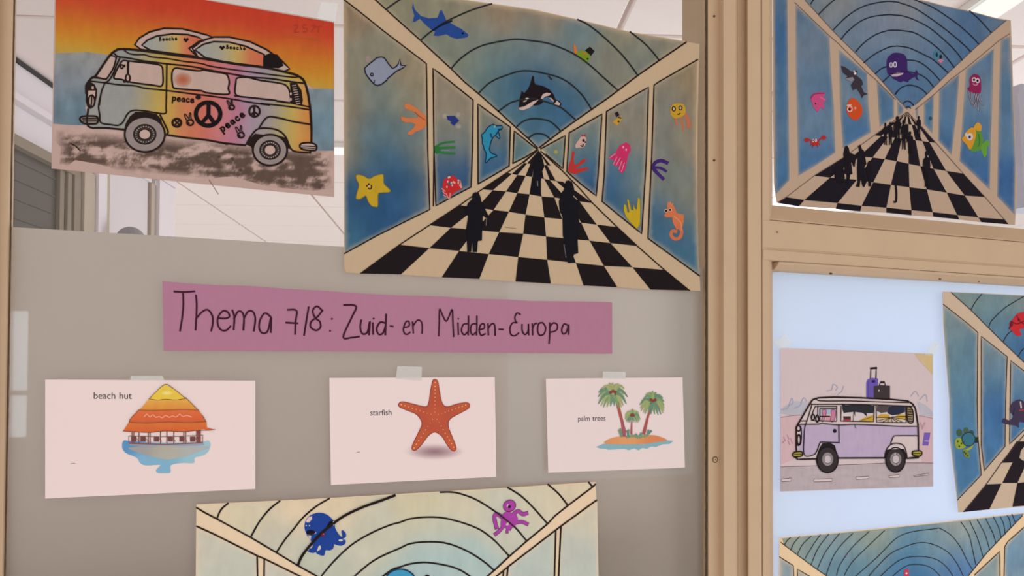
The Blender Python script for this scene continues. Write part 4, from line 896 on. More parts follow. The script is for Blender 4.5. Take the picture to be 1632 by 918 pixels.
c3.done(); tape(c3, Q('B8 440 104 440 52 598 55 600 104'))

# ------------------------------------------------------------------ tunnel drawing in the upper right pane
def paintfn(ctrl, m=.07): return idw([(x, y, c) for x, y, c in ctrl], 3.0, m, .06)
def curlB(x, y): return 0.0012*max(0, (x-1500)/120)**2
B = Art('tunnel_drawing', 'aquarium tunnel drawing with a purple whale and a crowd of small silhouettes, upper right pane', 'drawing', (1425, 340), curlB, group='aquarium tunnel drawings', tone=(.88, .865, .88))
B.sheet([(1232, -45), (1330, -26), (1420, -10), (1479, 2), (1504, 8.8), (1545.5, 17.3), (1586.7, 28.4), (1611, 32.4), (1613, 88), (1616, 180), (1617, 192), (1619, 268), (1621.5, 300), (1617.5, 358.5), (1563.8, 354), (1529, 349.8), (1487.5, 345.4), (1452.7, 343.2), (1412.6, 339), (1371, 336.6), (1332, 332.5), (1273, 329), (1238, 322.5), (1233.5, 292), (1232, 170)], (206, 178, 150), .10)
S, M2, D_ = (112, 138, 160), (92, 128, 158), (72, 114, 156)
panels = [([(1233, -38), (1255, -34), (1255, 0), (1257, 180), (1258, 287), (1235.5, 311)], [(1240, 0, (92, 124, 152)), (1250, 60, D_), (1245, 140, (84, 124, 158)), (1245, 220, M2), (1245, 280, (78, 124, 162))]),
 ([(1268, 8), (1295, 32), (1322, 59), (1325, 120), (1329, 170), (1331.5, 243), (1300, 264), (1272.5, 280), (1270, 170), (1268, 90)], [(1280, 40, (98, 128, 152)), (1295, 60, (130, 144, 156)), (1320, 75, (110, 136, 156)), (1285, 130, S), (1310, 150, M2), (1290, 200, (118, 144, 164)), (1315, 210, S), (1290, 250, (84, 128, 166)), (1320, 240, (78, 122, 164)), (1275, 275, D_)]),
 ([(1337, 79), (1382, 117), (1384.5, 170), (1388, 211), (1343.5, 236.5), (1339, 170)], [(1345, 95, (104, 132, 154)), (1375, 125, M2), (1350, 150, (128, 146, 158)), (1375, 170, (116, 142, 160)), (1365, 200, (72, 118, 164)), (1350, 225, (86, 128, 164))]),
 ([(1397.5, 129), (1425, 156), (1425, 187), (1402, 202), (1399.5, 165)], [(1410, 150, M2), (1415, 180, (88, 128, 160))]),
 ([(1430, 161), (1440, 171), (1439, 180), (1431, 185)], [(1435, 172, M2)]),
 ([(1595, 63), (1610, 58), (1615, 180), (1618, 257), (1617, 342), (1589.5, 313), (1592, 170)], [(1602, 80, (118, 140, 156)), (1605, 150, M2), (1605, 220, (98, 136, 166)), (1605, 280, (64, 108, 158)), (1610, 330, (70, 114, 160))]),
 ([(1540, 110.5), (1584, 77.5), (1581, 180), (1579.5, 214), (1577.5, 302), (1529.5, 256.5), (1535.5, 170), (1538, 137)], [(1550, 115, S), (1575, 95, M2), (1560, 150, (120, 146, 164)), (1545, 200, M2), (1570, 220, (90, 132, 168)), (1540, 250, D_), (1570, 285, (68, 114, 164))]),
 ([(1497, 142), (1529, 118.5), (1524.5, 180), (1516.5, 246.5), (1495.5, 224), (1496.5, 170)], [(1505, 150, M2), (1520, 140, S), (1510, 190, (96, 136, 168)), (1508, 230, D_)]),
 ([(1472.5, 166), (1488, 150), (1488, 170), (1486, 213), (1472.5, 198)], [(1480, 175, M2), (1480, 200, (84, 128, 160))]),
 ([(1459, 172), (1463, 170), (1463, 190), (1460, 187)], [(1461, 180, M2)])]
for poly, ct in panels: panel(B, poly, paintfn(ct), 1, .25, (206, 178, 150), 4.0)
br = B.part('painted_arched_ceiling')
br.fill([(1248, -39), (1330, -23), (1479, 3.5), (1504, 10), (1545, 18.5), (1586, 29.5), (1603, 33), (1580, 52.5), (1547, 83), (1510, 118), (1478, 149.5), (1459, 167), (1446.5, 173), (1428.5, 156), (1406, 130), (1378.5, 100), (1327.5, 49), (1283, 0)], paintfn([(1300, 0, (120, 140, 150)), (1330, 10, (150, 152, 148)), (1400, 10, (132, 146, 160)), (1440, 15, (150, 154, 156)), (1350, 50, (118, 140, 158)), (1400, 45, (130, 146, 164)), (1500, 20, (120, 142, 160)), (1540, 35, (76, 112, 152)), (1520, 25, (98, 128, 158)), (1570, 40, (86, 120, 154)), (1590, 40, (120, 138, 150)), (1370, 80, (122, 142, 160)), (1440, 60, (124, 144, 162)), (1500, 60, (112, 138, 162)), (1400, 110, (92, 126, 158)), (1480, 90, (110, 138, 162)), (1520, 90, (84, 120, 156)), (1490, 120, M2), (1440, 145, (84, 120, 158)), (1447, 165, (96, 130, 158))]), 1, tex=.3)
bl = B.part('ink_lines')
bl.lines('C3 420 30 440 0;C3 485 115 550 50 610 0 P 1350 -12;C3 605 240 700 145 800 75 900 35 1030 12 1110 15 C4 80 25 180 60 280 120 400 205 520 300 600 370 650 422;C3 665 320 720 255 820 175 920 135 1040 120 1110 123 C4 100 130 200 165 320 230 440 330 530 420 580 488;C3 785 420 850 350 940 285 1040 250 1110 245 C4 100 250 200 270 330 350 430 440 515 548;C3 850 510 940 440 1050 385 1110 376 C4 60 375 150 390 260 440 350 490 465 592;C4 130 487 220 500 310 560 400 655;C4 140 583 220 600 290 640 345 705;C4 640 88 720 160 815 265;C4 150 -20 200 0 340 60 450 130 560 210 660 300 715 360;C4 38 765 80 715 140 693 200 700 250 725 290 762;C4 100 838 130 822 160 830 185 858;C4 125 872 145 868 160 880;C3 945 600 990 560 1040 540;C3 1005 665 1060 615;C3 1105 765 1122 740', 1.9, (38, 44, 56), 4)
bl.lines('P 1283 0 1327.6 49 1378.6 100 1406 129.4 1428.6 155.9 1446 174;P 1459 166.7 1478.8 149 1510 117.7 1547.5 82.4 1580.8 52 1604 32.4;C4 965 275 885 325 700 480 600 560 480 650 350 770 200 890;C3 290 20 570 290 640 350 880 590 950 650 1110 810;P 1239 323 1253.6 314 1298 280 1345 250.6 1395 214.6 1429 189.6 1445 178.8;P 1607 357 1570 314 1535.5 276.8 1492 227.7 1447 178.8', .9, (110, 88, 80), 4, False)
bf = B.part('chequered_floor')
rowsB = [[(1239.4,323.6),(1273,329),(1332,333),(1371,337),(1412.6,339),(1452.7,343),(1487.5,345.4),(1529,350),(1564,354),(1607,357.5)],
 [(1253.6,314.2),(1281.9,318.8),(1335,323.6),(1373.4,328),(1412.6,331),(1452.7,335),(1486.5,338),(1525.7,342.6),(1559.4,346.5),(1602,349.8)],
 [(1298,280),(1323,283),(1365.7,286.5),(1391.9,290.5),(1420,294.6),(1449.4,298.5),(1477,301.8),(1509,307),(1537.7,311.6),(1570,314)],
 [(1350,247),(1370,249),(1390.8,251),(1410,253.9),(1429,256.7),(1448.3,261),(1466.8,264.8),(1488,269),(1508,272.4),(1535.5,276.8)],
 row((1393.6,215.4),(1492,227.7)), row((1422,194.5),(1469,201)), row((1436,184.5),(1455,187))]
checker(bf, rowsB, (28, 22, 30), True)
for k in range(0, 9, 2): bf.fill([rowsB[6][k], rowsB[6][k+1], (1446, 178)], (28, 22, 30), 2)
p = B.part('whale', 'purple whale'); p.fill('C3 1035 520 1045 470 1075 440 C4 20 432 50 428 110 445 132 495 138 575 190 600 205 568 222 600 213 622 228 655 205 642 195 625 145 655 140 668 100 658 80 668 20 640 C3 1075 622 1045 600', (64, 36, 104), 5, True); p.fill('C4 0 612 50 588 102 588 95 605 50 622 10 622 C3 1070 600', (210, 186, 190), 6); p.ring('C4 33 524', 2.2, 4, 1.5, (220, 214, 220), 6); p.ring('C3 1072 528', 2.0, 3.4, 1.5, (220, 214, 220), 6); p.stroke('C4 0 600 50 595 140 583', 1.2, (40, 24, 70), 7)
p = B.part('fish', 'tiny teal and pink fish'); p.disc('C4 372 450', 5.4, 7.6, (72, 140, 160), 5); p.disc('C4 372 445', 1.8, 4, (30, 40, 60), 6); p.disc('C4 404 462', 2.4, 3.6, (30, 36, 50), 6); p.fill('C4 375 492 402 478 432 490 405 512', (214, 132, 156), 6)
p = B.part('squid', 'crimson squid with big eyes')
for t in ('C4 630 740 640 790 660 850', 'C4 655 750 655 800 672 850', 'C4 680 760 690 820 678 870', 'C4 690 750 705 820 712 900', 'C4 705 760 720 820 748 855'): p.stroke(t, 2.2, (96, 76, 92), 4); p.stroke(t, .8, (190, 180, 190), 5)
p.fill('C4 640 700 640 640 670 605 710 610 730 650 732 740 715 760 690 755 660 755 640 745 620 720', (150, 34, 84), 5, True)
for t in ('C4 675 648', 'C4 704 656'): p.disc(t, 3.6, 4.0, (224, 196, 204), 6); p.disc(t, 1.7, 2.0, (40, 20, 30), 7)
p.stroke('C4 665 680 685 692 705 685', 1.4, (226, 150, 170), 6)
p = B.part('fish', 'pink striped fish'); p.fill('C3 415 800 440 760 500 745 540 760 520 790 552 810 522 830 532 892 500 870 475 915 440 870 430 830', (216, 84, 134), 5); p.stroke('C3 420 800 450 765 530 758', 2.0, (180, 46, 100), 6); p.disc('C3 457 843', 1.2, 1.4, (60, 40, 50), 6); p.stroke('C3 500 790 530 810', 1.0, (236, 150, 180), 6)
p = B.part('shark', 'dark grey shark with a long snout'); p.fill('C3 665 535 700 545 760 590 800 620 835 650 845 685 830 700 850 750 885 765 850 775 835 800 820 760 790 720 760 735 745 690 770 655 740 660 700 640 720 620 680 590', (62, 54, 62), 5); p.fill('C3 700 640 760 625 775 650 745 665', (150, 142, 150), 6); p.disc('C3 778 592', 4.2, 4.6, (80, 60, 60), 6); p.disc('C3 780 597', 2.0, 2.2, (236, 226, 226), 7); p.disc('C3 772 578', 1.6, 1.6, (220, 200, 190), 7)
p = B.part('fish', 'round orange fish'); p.fill('E6 110 120 130 60 170 35 220 70 255 130 245 200 195 238 145 215 115 170', (222, 84, 34), 5, True); p.ring('E6 140 135', 3.6, 4.2, 1.6, (240, 200, 190), 6); p.disc('E6 138 140', 1.7, 2.0, (60, 30, 30), 7); p.stroke('E6 115 105 150 100', 1.8, (240, 210, 200), 6); p.disc('E6 190 128', 1.6, 2.2, (240, 170, 150), 6)
p = B.part('crab', 'small red crab with raised claws'); p.disc('C5 408 262', 7, 5.4, (196, 52, 46), 5)
for t in ('C5 385 255 365 240 345 240', 'C5 432 252 450 235 470 225'): p.stroke(t, 2.0, (190, 48, 44), 5)
for t in ('C5 348 244', 'C5 472 226'): p.disc(t, 4.2, 3.4, (190, 48, 44), 5)
for t in ('C5 395 248', 'C5 415 247'): p.disc(t, 1.7, 2.6, (236, 220, 220), 6); p.disc(t, .8, 1.4, (40, 20, 20), 7)
p.lines('C5 395 280 390 298;C5 425 280 430 295;C5 385 275 372 285;C5 436 270 446 282', 1.3, (170, 44, 40), 5)
p = B.part('fish', 'round orange and green fish'); p.fill('C6 615 165 650 175 672 220 668 300 625 328 580 318 600 250', (98, 156, 58), 5, True); p.fill('C6 660 290 700 242 722 268 705 300 702 350 682 368 662 325', (108, 172, 62), 5, True); p.fill('C6 605 152 632 116 662 138 656 178 625 172', (226, 166, 50), 5, True); p.fill('C6 545 190 590 152 622 180 612 250 580 314 550 275 518 238 535 215', (228, 162, 44), 6, True); p.disc('C6 578 220', 5, 5.8, (226, 214, 206), 7); p.disc('C6 576 222', 2.0, 2.4, (60, 60, 90), 8); p.disc('C6 550 205', 2.2, 3.2, (220, 206, 196), 7); p.stroke('C6 640 200 650 250 640 290', 1.0, (70, 120, 50), 7)
p = B.part('fish', 'tiny dark green fish'); p.disc('E6 878 222', 2.6, 3.2, (40, 92, 96), 5)
sil = (24, 18, 26)
def person_part(label, fn): q = B.part('silhouette', label); fn(q)
person_part('woman silhouette holding a hand', lambda q: q.fill('E6 95 480 115 470 130 490 140 535 200 560 185 665 172 665 150 600 165 730 145 735 128 832 110 822 110 735 86 725 95 640 80 550', sil, 6))
person_part('man silhouette beside the woman', lambda q: q.fill('E6 215 470 240 462 250 500 272 520 292 640 276 660 275 740 298 795 272 852 255 840 240 770 230 850 195 845 210 800 205 680 210 580 182 625 180 560 225 520', sil, 6))
person_part('child silhouette', lambda q: q.fill('E6 305 620 320 608 336 620 342 690 335 845 310 842 305 750 285 690', sil, 6))
for (x, a, b, w) in ((465, 260, 466, 44), (510, 255, 468, 48), (575, 200, 440, 70), (632, 235, 507, 60), (690, 340, 545, 62), (770, 198, 378, 44), (842, 515, 850, 70)):
    x0, y0, k = CROPS['E6']
    person_part('small silhouette in the crowd', lambda q: q.person(x0+x*k, y0+a*k, y0+b*k, w*k, sil, 6))
p = B.part('silhouette', 'single leg of a silhouette'); p.stroke('C6 35 580 40 630 38 690 25 697', 3.4, sil, 6)
p = B.part('silhouette', 'dark stooping silhouette'); p.fill('E6 0 690 40 660 80 650 95 760 70 830 30 810 0 760', sil, 6)
B.done()

# ------------------------------------------------------------------ tunnel drawing at the right edge, lower right pane
def curlD(x, y): return 0.0015*max(0, (1600-x)/90)**2
D = Art('tunnel_drawing', 'aquarium tunnel drawing with a red crab and a turtle, cut off by the right edge', 'drawing', (1660, 800), curlD, group='aquarium tunnel drawings', tone=(.97, .97, .96))
D.sheet([(1502.6, 464.6), (1560, 467), (1632, 470.5), (1840, 482), (1840, 786), (1632, 807), (1577, 812), (1535.7, 816), (1527.7, 816.6), (1521, 757), (1514, 700), (1513, 637), (1508.5, 581.6), (1503.5, 516)], (206, 180, 156), .08)
for poly, ct in (([(1503.5, 486), (1543, 517.5), (1557, 532), (1557, 640), (1558, 695), (1563.5, 756.5), (1526, 796), (1521.5, 757), (1514.5, 700), (1513.5, 637), (1509, 581.6), (1504.2, 516)], [(1520, 510, (124, 142, 148)), (1520, 560, (112, 136, 146)), (1545, 570, (92, 128, 152)), (1530, 620, (98, 134, 156)), (1545, 660, (82, 124, 160)), (1525, 690, (84, 128, 164)), (1545, 740, (72, 118, 160)), (1530, 775, (78, 124, 162))]),
 ([(1565, 537), (1605, 569.5), (1603, 640), (1601.5, 711), (1569.5, 748.5), (1564.8, 711), (1564.8, 620)], [(1575, 560, (120, 140, 150)), (1595, 580, (112, 136, 152)), (1580, 610, (84, 122, 156)), (1595, 650, (66, 108, 156)), (1580, 690, (70, 114, 160)), (1575, 730, (76, 120, 160))]),
 ([(1612, 577), (1632, 591), (1668, 617), (1668, 650), (1632, 685), (1609.5, 707)], [(1625, 600, S), (1620, 650, D_), (1650, 630, M2)]),
 ([(1800, 535), (1839, 505), (1839, 770), (1800, 733)], [(1820, 560, S), (1820, 700, D_)]), ([(1745, 578), (1792, 542), (1792, 726), (1745, 684)], [(1770, 600, S), (1770, 680, D_)])):
    panel(D, poly, paintfn(ct), 1, .25, (206, 180, 156), 4.0)
dr = D.part('painted_arched_ceiling')
dr.fill([(1517, 466), (1632, 471.5), (1822, 482), (1760, 545), (1690, 620), (1632, 577), (1599, 545.6), (1576, 522.8), (1547.7, 494.4)], paintfn([(1540, 475, (132, 146, 142)), (1570, 480, (112, 138, 146)), (1600, 490, (108, 136, 148)), (1590, 520, (96, 130, 150)), (1620, 475, (140, 146, 138)), (1620, 540, (78, 118, 154)), (1632, 565, (66, 110, 156)), (1720, 520, M2), (1760, 500, S)]), 1, tex=.3)
dl = D.part('ink_lines')
dl.lines('P 1516 466 1547.7 494.4 1576 522.8 1599 545.6 1632 577 1690 628;P 1503 484.6 1543 516 1558.6 530 1557.5 639.7 1558.6 695 1564 757;P 1526 797 1564 757;P 1569 750 1564 711 1564 620 1564 535.8 1605.4 568.5 1603 639.7 1602 711.5 1569 750;P 1665 615 1632 591 1611 575 1609 708 1632 686 1668 650;P 1535.7 816 1572 772 1596 737.8 1622.6 704.6 1690 628;P 1690 628 1760 545 1824 482;P 1690 628 1838 786', 1.3, (70, 52, 50), 4, False)
dl.lines('D1 345 130 300 185 265 245;D1 650 150 580 190 510 235 430 310 405 345 395 378;D1 565 400 530 430 500 480;D1 652 530 625 560 612 590', 1.4, (44, 48, 60), 4)
DK = (34, 26, 34)
for t in ('D2 200 858 360 665 465 660 380 838', 'D2 540 820 575 655 621 650 650 650 650 812', 'D2 470 655 540 515 600 430 640 420 620 560 575 655', 'D2 465 515 570 365 640 365 590 460 600 510'): D.part('floor_tile').fill(t, DK, 2)
D.part('floor_tile').fill('P 1700 802 1690 720 1740 720 1770 795', DK, 2)
p = D.part('crab', 'red crab'); p.fill('D1 545 350 560 330 600 280 652 262 700 270 715 320 690 380 640 385 620 395 635 430 600 437 565 402 550 385', (200, 44, 52), 5, True); p.stroke('D1 560 330 600 350 652 330', 1.6, (120, 20, 34), 6); p.stroke('D1 600 290 620 330 650 350', 1.4, (120, 20, 34), 6); p.disc('D1 615 320', 2, 2.4, (70, 30, 30), 6); p.disc('D1 560 350', 2.6, 4.5, (120, 24, 40), 6); p.stroke('D1 555 360 545 385', 2.0, (90, 30, 50), 6)
p = D.part('turtle', 'teal and yellow turtle'); p.disc('D2 172 305', 4.5, 6, (66, 92, 70), 5); p.disc('D2 218 290', 4, 5, (72, 96, 66), 5); p.disc('D2 255 305', 4, 4, (60, 84, 70), 5); p.fill('D2 140 360 165 340 205 360 215 400 180 418 148 410', (150, 162, 54), 5, True); p.disc('D2 235 350', 10.5, 11, (58, 112, 132), 6); p.ring('D2 235 350', 10.5, 11, 1.3, (40, 60, 60), 7); p.stroke('D2 265 380 250 410 220 425', 3.4, (160, 166, 60), 6); p.fill('D2 195 420 220 425 245 460 235 480 205 465', (120, 136, 54), 6, True); p.fill('D2 278 335 305 335 302 375 280 375', (40, 46, 44), 6)
for q in ((160,365),(185,380),(170,400),(200,370),(215,450),(228,465),(205,440)): p.disc('D2 %d %d' % q, 1.4, 1.6, (60, 76, 40), 7)
p = D.part('squid', 'dark purple squid'); p.fill('D2 530 110 555 85 590 73 625 90 660 120 650 230 590 230 585 268 560 255 520 250 470 235 480 205 520 218 545 190 520 150', (66, 54, 78), 5, True); p.stroke('D2 597 90 602 130', 2.2, (216, 190, 196), 6); p.stroke('D2 590 150 621 145', 2.0, (170, 60, 60), 6); p.stroke('D2 555 130 545 180', 1.0, (40, 32, 54), 6)
p = D.part('silhouette', 'pale outlined figure on the dark floor'); p.fill('D2 600 430 625 400 640 400 640 500 615 500 590 480', (202, 178, 156), 5)
D.done()

# ------------------------------------------------------------------ tunnel drawing at the bottom right
E = Art('tunnel_drawing', 'aquarium tunnel drawing with many closely spaced arches at the bottom right', 'drawing', (1440, 900), None, group='aquarium tunnel drawings', tone=(1.12, 1.08, 1.02))
E.sheet([(1242.3, 857), (1340, 848), (1500, 832), (1632, 817), (1648, 815), (1650, 1130), (1440, 1165), (1240, 1185)], (206, 184, 156), .10)
er = E.part('painted_arched_ceiling')
er.fill([(1246, 858), (1340, 849.5), (1500, 833.5), (1632, 818.5), (1629, 823), (1575, 880), (1544, 917), (1453, 1015), (1316, 917), (1250, 869)], paintfn([(1260, 865, (140, 146, 136)), (1290, 862, (128, 144, 144)), (1290, 885, (110, 136, 150)), (1330, 885, (92, 128, 156)), (1340, 860, (130, 144, 146)), (1400, 850, (136, 146, 144)), (1400, 870, (126, 142, 140)), (1380, 900, (88, 124, 150)), (1450, 870, (84, 124, 156)), (1440, 895, (72, 114, 154)), (1480, 850, (104, 134, 154)), (1500, 875, (108, 136, 156)), (1520, 900, (74, 110, 160)), (1520, 845, (130, 144, 150)), (1560, 860, (96, 130, 156)), (1600, 832, (84, 122, 158)), (1580, 850, (110, 136, 152)), (1540, 835, (150, 150, 146)), (1450, 915, (58, 104, 152))]), 1, tex=.3)
for poly, ct in (([(1243, 888.5), (1264, 902), (1266, 1100), (1243, 1110)], [(1250, 895, (142, 150, 156)), (1250, 915, (120, 142, 162)), (1250, 1050, D_)]), ([(1271, 908.5), (1290, 918), (1330, 948), (1330, 1060), (1271, 1098)], [(1285, 915, (150, 150, 146)), (1290, 980, S)]),
 ([(1602, 871), (1610, 862), (1631, 841), (1645, 830), (1645, 1090), (1600, 1060)], [(1615, 880, (92, 128, 166)), (1625, 860, (124, 144, 162)), (1625, 920, S)]), ([(1553, 918), (1592, 880), (1592, 1050), (1550, 1010)], [(1580, 900, (124, 142, 152)), (1570, 960, S)])): panel(E, poly, paintfn(ct), 1, .25, (206, 184, 156), 4.0)
el = E.part('ink_lines')
el.lines('D3 85 275 100 250 122 230;D3 125 308 145 265 180 225;D3 168 335 200 275 255 222;D3 213 370 270 275 315 212;D3 255 405 300 300 370 208;D3 295 435 350 320 440 203;D3 352 475 390 370 440 290 525 203;D3 420 475 440 410 520 295 630 192;D3 470 475 520 390 620 290 730 185;D3 520 500 680 360 800 240 900 195 1060 173 1085 170 1160 215 1220 290 1260 370 1300 440;D3 610 500 750 350 850 295 960 263 1060 280 1145 330 1200 400 1245 490;D3 690 500 720 465 830 375 950 353 1060 370 1130 420 1180 490;D3 760 500 860 420 940 405 1030 425 1110 500;D3 1225 130 1275 210 1300 310 1320 405;D3 1282 125 1330 230 1368 355;D3 1330 115 1380 210 1410 310;D3 1385 108 1430 200 1450 265;D3 1435 98 1470 170 1485 235;D3 1478 95 1500 140 1512 210;D3 1525 88 1540 120 1545 160;D3 1555 80 1575 130', 1.25, (40, 46, 52), 4)
el.lines('D3 60 262 165 342 295 438 352 476 P 1453 1018;D3 50 355 140 412 146 560;D3 168 560 166 435 240 478 P 1330 948;D3 1622 90 1400 320 1275 475 P 1453 1018;D3 1632 165 1530 255 1508 290 1502 560;D3 1478 560 1476 320 1310 475', 1.4, (52, 44, 44), 4, False)
p = E.part('fish', 'tiny red and white fish'); p.fill('D3 858 440 885 432 888 475 880 500 862 500 855 470', (178, 54, 84), 5); p.disc('D3 872 462', 1.6, 1.4, (226, 190, 200), 6)
E.done()

# ------------------------------------------------------------------ pale tunnel drawing at the bottom of the left pane
C = Art('tunnel_drawing', 'pale cream and light blue tunnel drawing with a dark blue octopus', 'drawing', (632, 900), None, group='aquarium tunnel drawings', tone=(.96, .91, .89))
C.sheet([(313, 803.8), (500, 795), (780, 779), (948.8, 768), (951, 800), (954, 918), (957, 1195), (640, 1230), (310, 1262), (312, 918)], (236, 218, 186), .06)
cc = C.part('painted_arched_ceiling')
PB, PG = (206, 210, 190), (190, 210, 204)
cc.fill([(316, 805), (500, 796.5), (780, 780.5), (946, 770), (905, 804.5), (872, 834), (839, 861.5), (811, 886), (787, 908.5), (667, 1008), (504, 917), (475, 900.5), (440, 879.5), (399, 855), (345, 825.5)], idw([(340, 812, (226, 216, 186)), (400, 820, (216, 212, 184)), (480, 810, (228, 216, 186)), (440, 860, (206, 208, 190)), (540, 820, (226, 216, 186)), (580, 850, (206, 210, 192)), (520, 890, (196, 206, 190)), (620, 870, PB), (680, 810, (214, 212, 182)), (740, 800, (214, 214, 190)), (700, 850, (200, 212, 198)), (800, 830, (204, 212, 196)), (860, 800, (216, 216, 192)), (900, 785, (222, 214, 186)), (650, 905, (176, 206, 206)), (700, 890, (176, 206, 208)), (740, 900, (180, 208, 206)), (660, 960, (176, 206, 208))], 3.0, .03, .05), 1, tex=.12)
for poly, ct in (([(313.5, 841), (340, 852.5), (410, 888), (410, 1110), (312, 1150)], [(330, 870, (208, 210, 194)), (370, 900, (200, 208, 194)), (360, 940, (198, 208, 196)), (360, 1080, (130, 180, 200))]), ([(422, 893), (475, 919), (475, 1090), (422, 1105)], [(440, 915, (206, 208, 194)), (450, 940, (202, 208, 196)), (440, 1080, (130, 180, 200))]),
 ([(952, 800), (894, 841), (890, 918), (888, 1080), (956, 1110)], [(930, 830, (212, 212, 192)), (920, 880, (196, 208, 200)), (920, 935, (196, 210, 202)), (930, 1080, (130, 180, 200))]), ([(885, 846), (810, 904), (810, 1040), (880, 1075)], [(860, 880, (196, 210, 200)), (850, 910, (190, 208, 202)), (850, 940, (192, 208, 202)), (850, 1080, (130, 180, 200))])):
    panel(C, poly, idw(ct, 3.0, .03, .05), 1, .12, (236, 218, 186), 6.0)
cl = C.part('ink_lines')
cl.lines('C1 220 320 240 270 265 235 305 203;C1 478 462 540 350 620 250 700 185;C1 675 578 740 480 810 395 880 310 980 225 1080 165;C1 1020 757 1120 640 1250 520 1400 430 1540 370 1620 348 C2 120 320 270 308 420 325 620 390 740 470 820 550 872 608;C1 1250 780 1420 640 1620 545 C2 120 510 260 497 400 510 550 568 680 650 755 715;C1 1470 775 1560 710 1620 690 C2 120 665 240 655 400 680 500 715 585 770;C2 345 118 430 117 500 130 610 170 720 235 830 315 920 390 1005 490;C2 860 82 960 145 1060 240 1165 360;C2 1168 58 1250 130 1320 218;C2 1480 42 1508 75', 2.8, (40, 32, 28), 4)
cl.stroke('C1 840 675 880 590 1000 450 1120 350 1210 290 1340 230 1480 180 1580 142', 4.2, (34, 26, 24), 12)
cl.lines('C1 63 235 120 270 215 320 475 462 675 580 840 680 980 758 P 667 1011;C1 65 378 190 435 530 605 590 630 850 758 P 650 1003;C2 1530 58 1500 85 1320 220 1220 300 1165 360 1005 492 870 610 755 718 P 667 1011;C2 1540 178 1250 390 860 690 780 757 P 690 1003;C1 527 610 530 758 P 410 1110;C1 582 630 580 758 P 421 1105;C2 1228 410 1218 757 P 882 1075;C2 1267 385 1250 757 P 888 1080;C2 862 695 855 757 P 808 1010;C2 828 728 822 790', 2.7, (44, 34, 28), 4, False)
p = C.part('octopus', 'dark blue octopus with a white eye patch'); oc = 'E8 140 350 160 270 220 200 320 160 420 165 510 215 580 300 590 380 640 470 690 510 680 430 705 415 745 460 745 510 700 545 740 560 735 610 680 640 610 630 575 620 560 680 510 710 450 710 430 780 370 780 305 740 330 700 360 640 300 735 240 745 190 720 225 680 260 640 230 560 180 490 150 420'
p.fill(oc, (34, 70, 158), 5, True); p.stroke(oc, .9, (200, 206, 216), 4, True, True); p.fill('E8 165 270 200 225 248 205 250 250 210 300 170 300', (226, 206, 206), 6); p.fill('E8 570 265 500 290 460 365 520 360 590 310', (26, 20, 28), 6)
p.disc('E8 230 445', 7, 4, (24, 18, 30), 6); p.fill('E8 280 470 312 438 310 455 285 468', (220, 214, 214), 7); p.fill('E8 185 480 240 485 230 555 205 520', (206, 198, 200), 6); p.stroke('E8 180 490 260 490', .8, (40, 36, 50), 7); p.disc('E8 412 480', 3.0, 2.8, (130, 28, 46), 13); p.disc('E8 420 470', 1.0, .9, (190, 120, 130), 14)
for q in ((165,347),(213,347)): p.disc('E8 %d %d' % q, 1.1, 1.2, (180, 206, 236), 7)
p.fill('E8 350 640 375 640 378 690 330 722 325 705', (214, 212, 208), 6); p.fill('E8 235 650 255 645 245 675 222 672', (214, 212, 208), 6); p.disc('E8 670 562', 3.4, 1.6, (216, 216, 214), 6); p.disc('E8 566 288', .9, .8, (230, 230, 230), 14); p.disc('E8 572 338', .9, .8, (230, 230, 230), 14)
p = C.part('octopus', 'magenta octopus'); mg = (172, 72, 172)
for t, w in (('C2 830 320 780 285 758 310 775 390', 5.5), ('C2 830 350 810 400 765 440', 4.8), ('C2 890 380 860 400 855 425', 3.4), ('C2 905 285 940 262 975 285 1008 278', 5.2), ('C2 920 350 970 345 1010 362', 4.8), ('C2 840 380 880 400', 3.6)): p.stroke(t, w+1.2, (90, 40, 96), 5); p.stroke(t, w, mg, 6, taper=False)
p.fill('C2 838 270 925 290 935 350 890 390 815 385 808 335', mg, 7, True); p.disc('C2 874 222', 10.2, 9.2, mg, 8, rot=-.6); p.ring('C2 874 222', 10.2, 9.2, .9, (90, 40, 96), 9, rot=-.6); p.disc('C2 862 222', 2.0, 2.4, (236, 220, 236), 9); p.disc('C2 872 228', 2.4, 2.4, (40, 20, 50), 10); p.stroke('C2 862 262 875 268 888 255', 1.1, (150, 30, 60), 9); p.fill('C2 850 355 872 345 865 372 845 370', (214, 200, 196), 8)
cl.stroke('C2 760 262 830 315 920 390', 2.2, (44, 36, 30), 12)
p = C.part('whale', 'top of a light blue whale'); p.disc((638, 931), 26, 24, (70, 164, 210), 5); p.ring((638, 931), 26, 24, 2.4, (30, 60, 90), 6); p.disc('C2 245 762', 4, 3, (30, 24, 28), 5)
C.done()

# ------------------------------------------------------------------ lilac van drawing, lower right pane
W = Art('van_drawing', 'small drawing of a white and lilac camper van with suitcases on the roof', 'drawing', (1365, 781), None, tone=(.945, .945, .955), pen=1.12)
WP = (220, 198, 196)
W.sheet(Q('C8 48 15 500 32 943 50 943 400 945 828 500 842 50 858 50 400'), WP, .06)
g = W.part('painted_ground_and_sky')
def road(x, y): k = .5+.5*mnoise.noise((x*.05, y*.16, 3.0)); return (202-18*k, 184-18*k, 184-16*k)
g.fill('C8 52 716 300 712 600 698 942 690 943 826 500 840 52 856', road, 1, tex=.2)
g.fill('C8 52 420 110 412 200 410 180 450 140 520 150 660 52 700', (218, 182, 182), 1, tex=.15); g.fill('C8 862 412 942 425 942 685 880 690 860 560', (216, 180, 180), 1, tex=.15)
def sea(x, y): k = .5+.5*mnoise.noise((x*.06, y*.1, 5.0)); return (188+10*k, 184+6*k, 194+2*k)
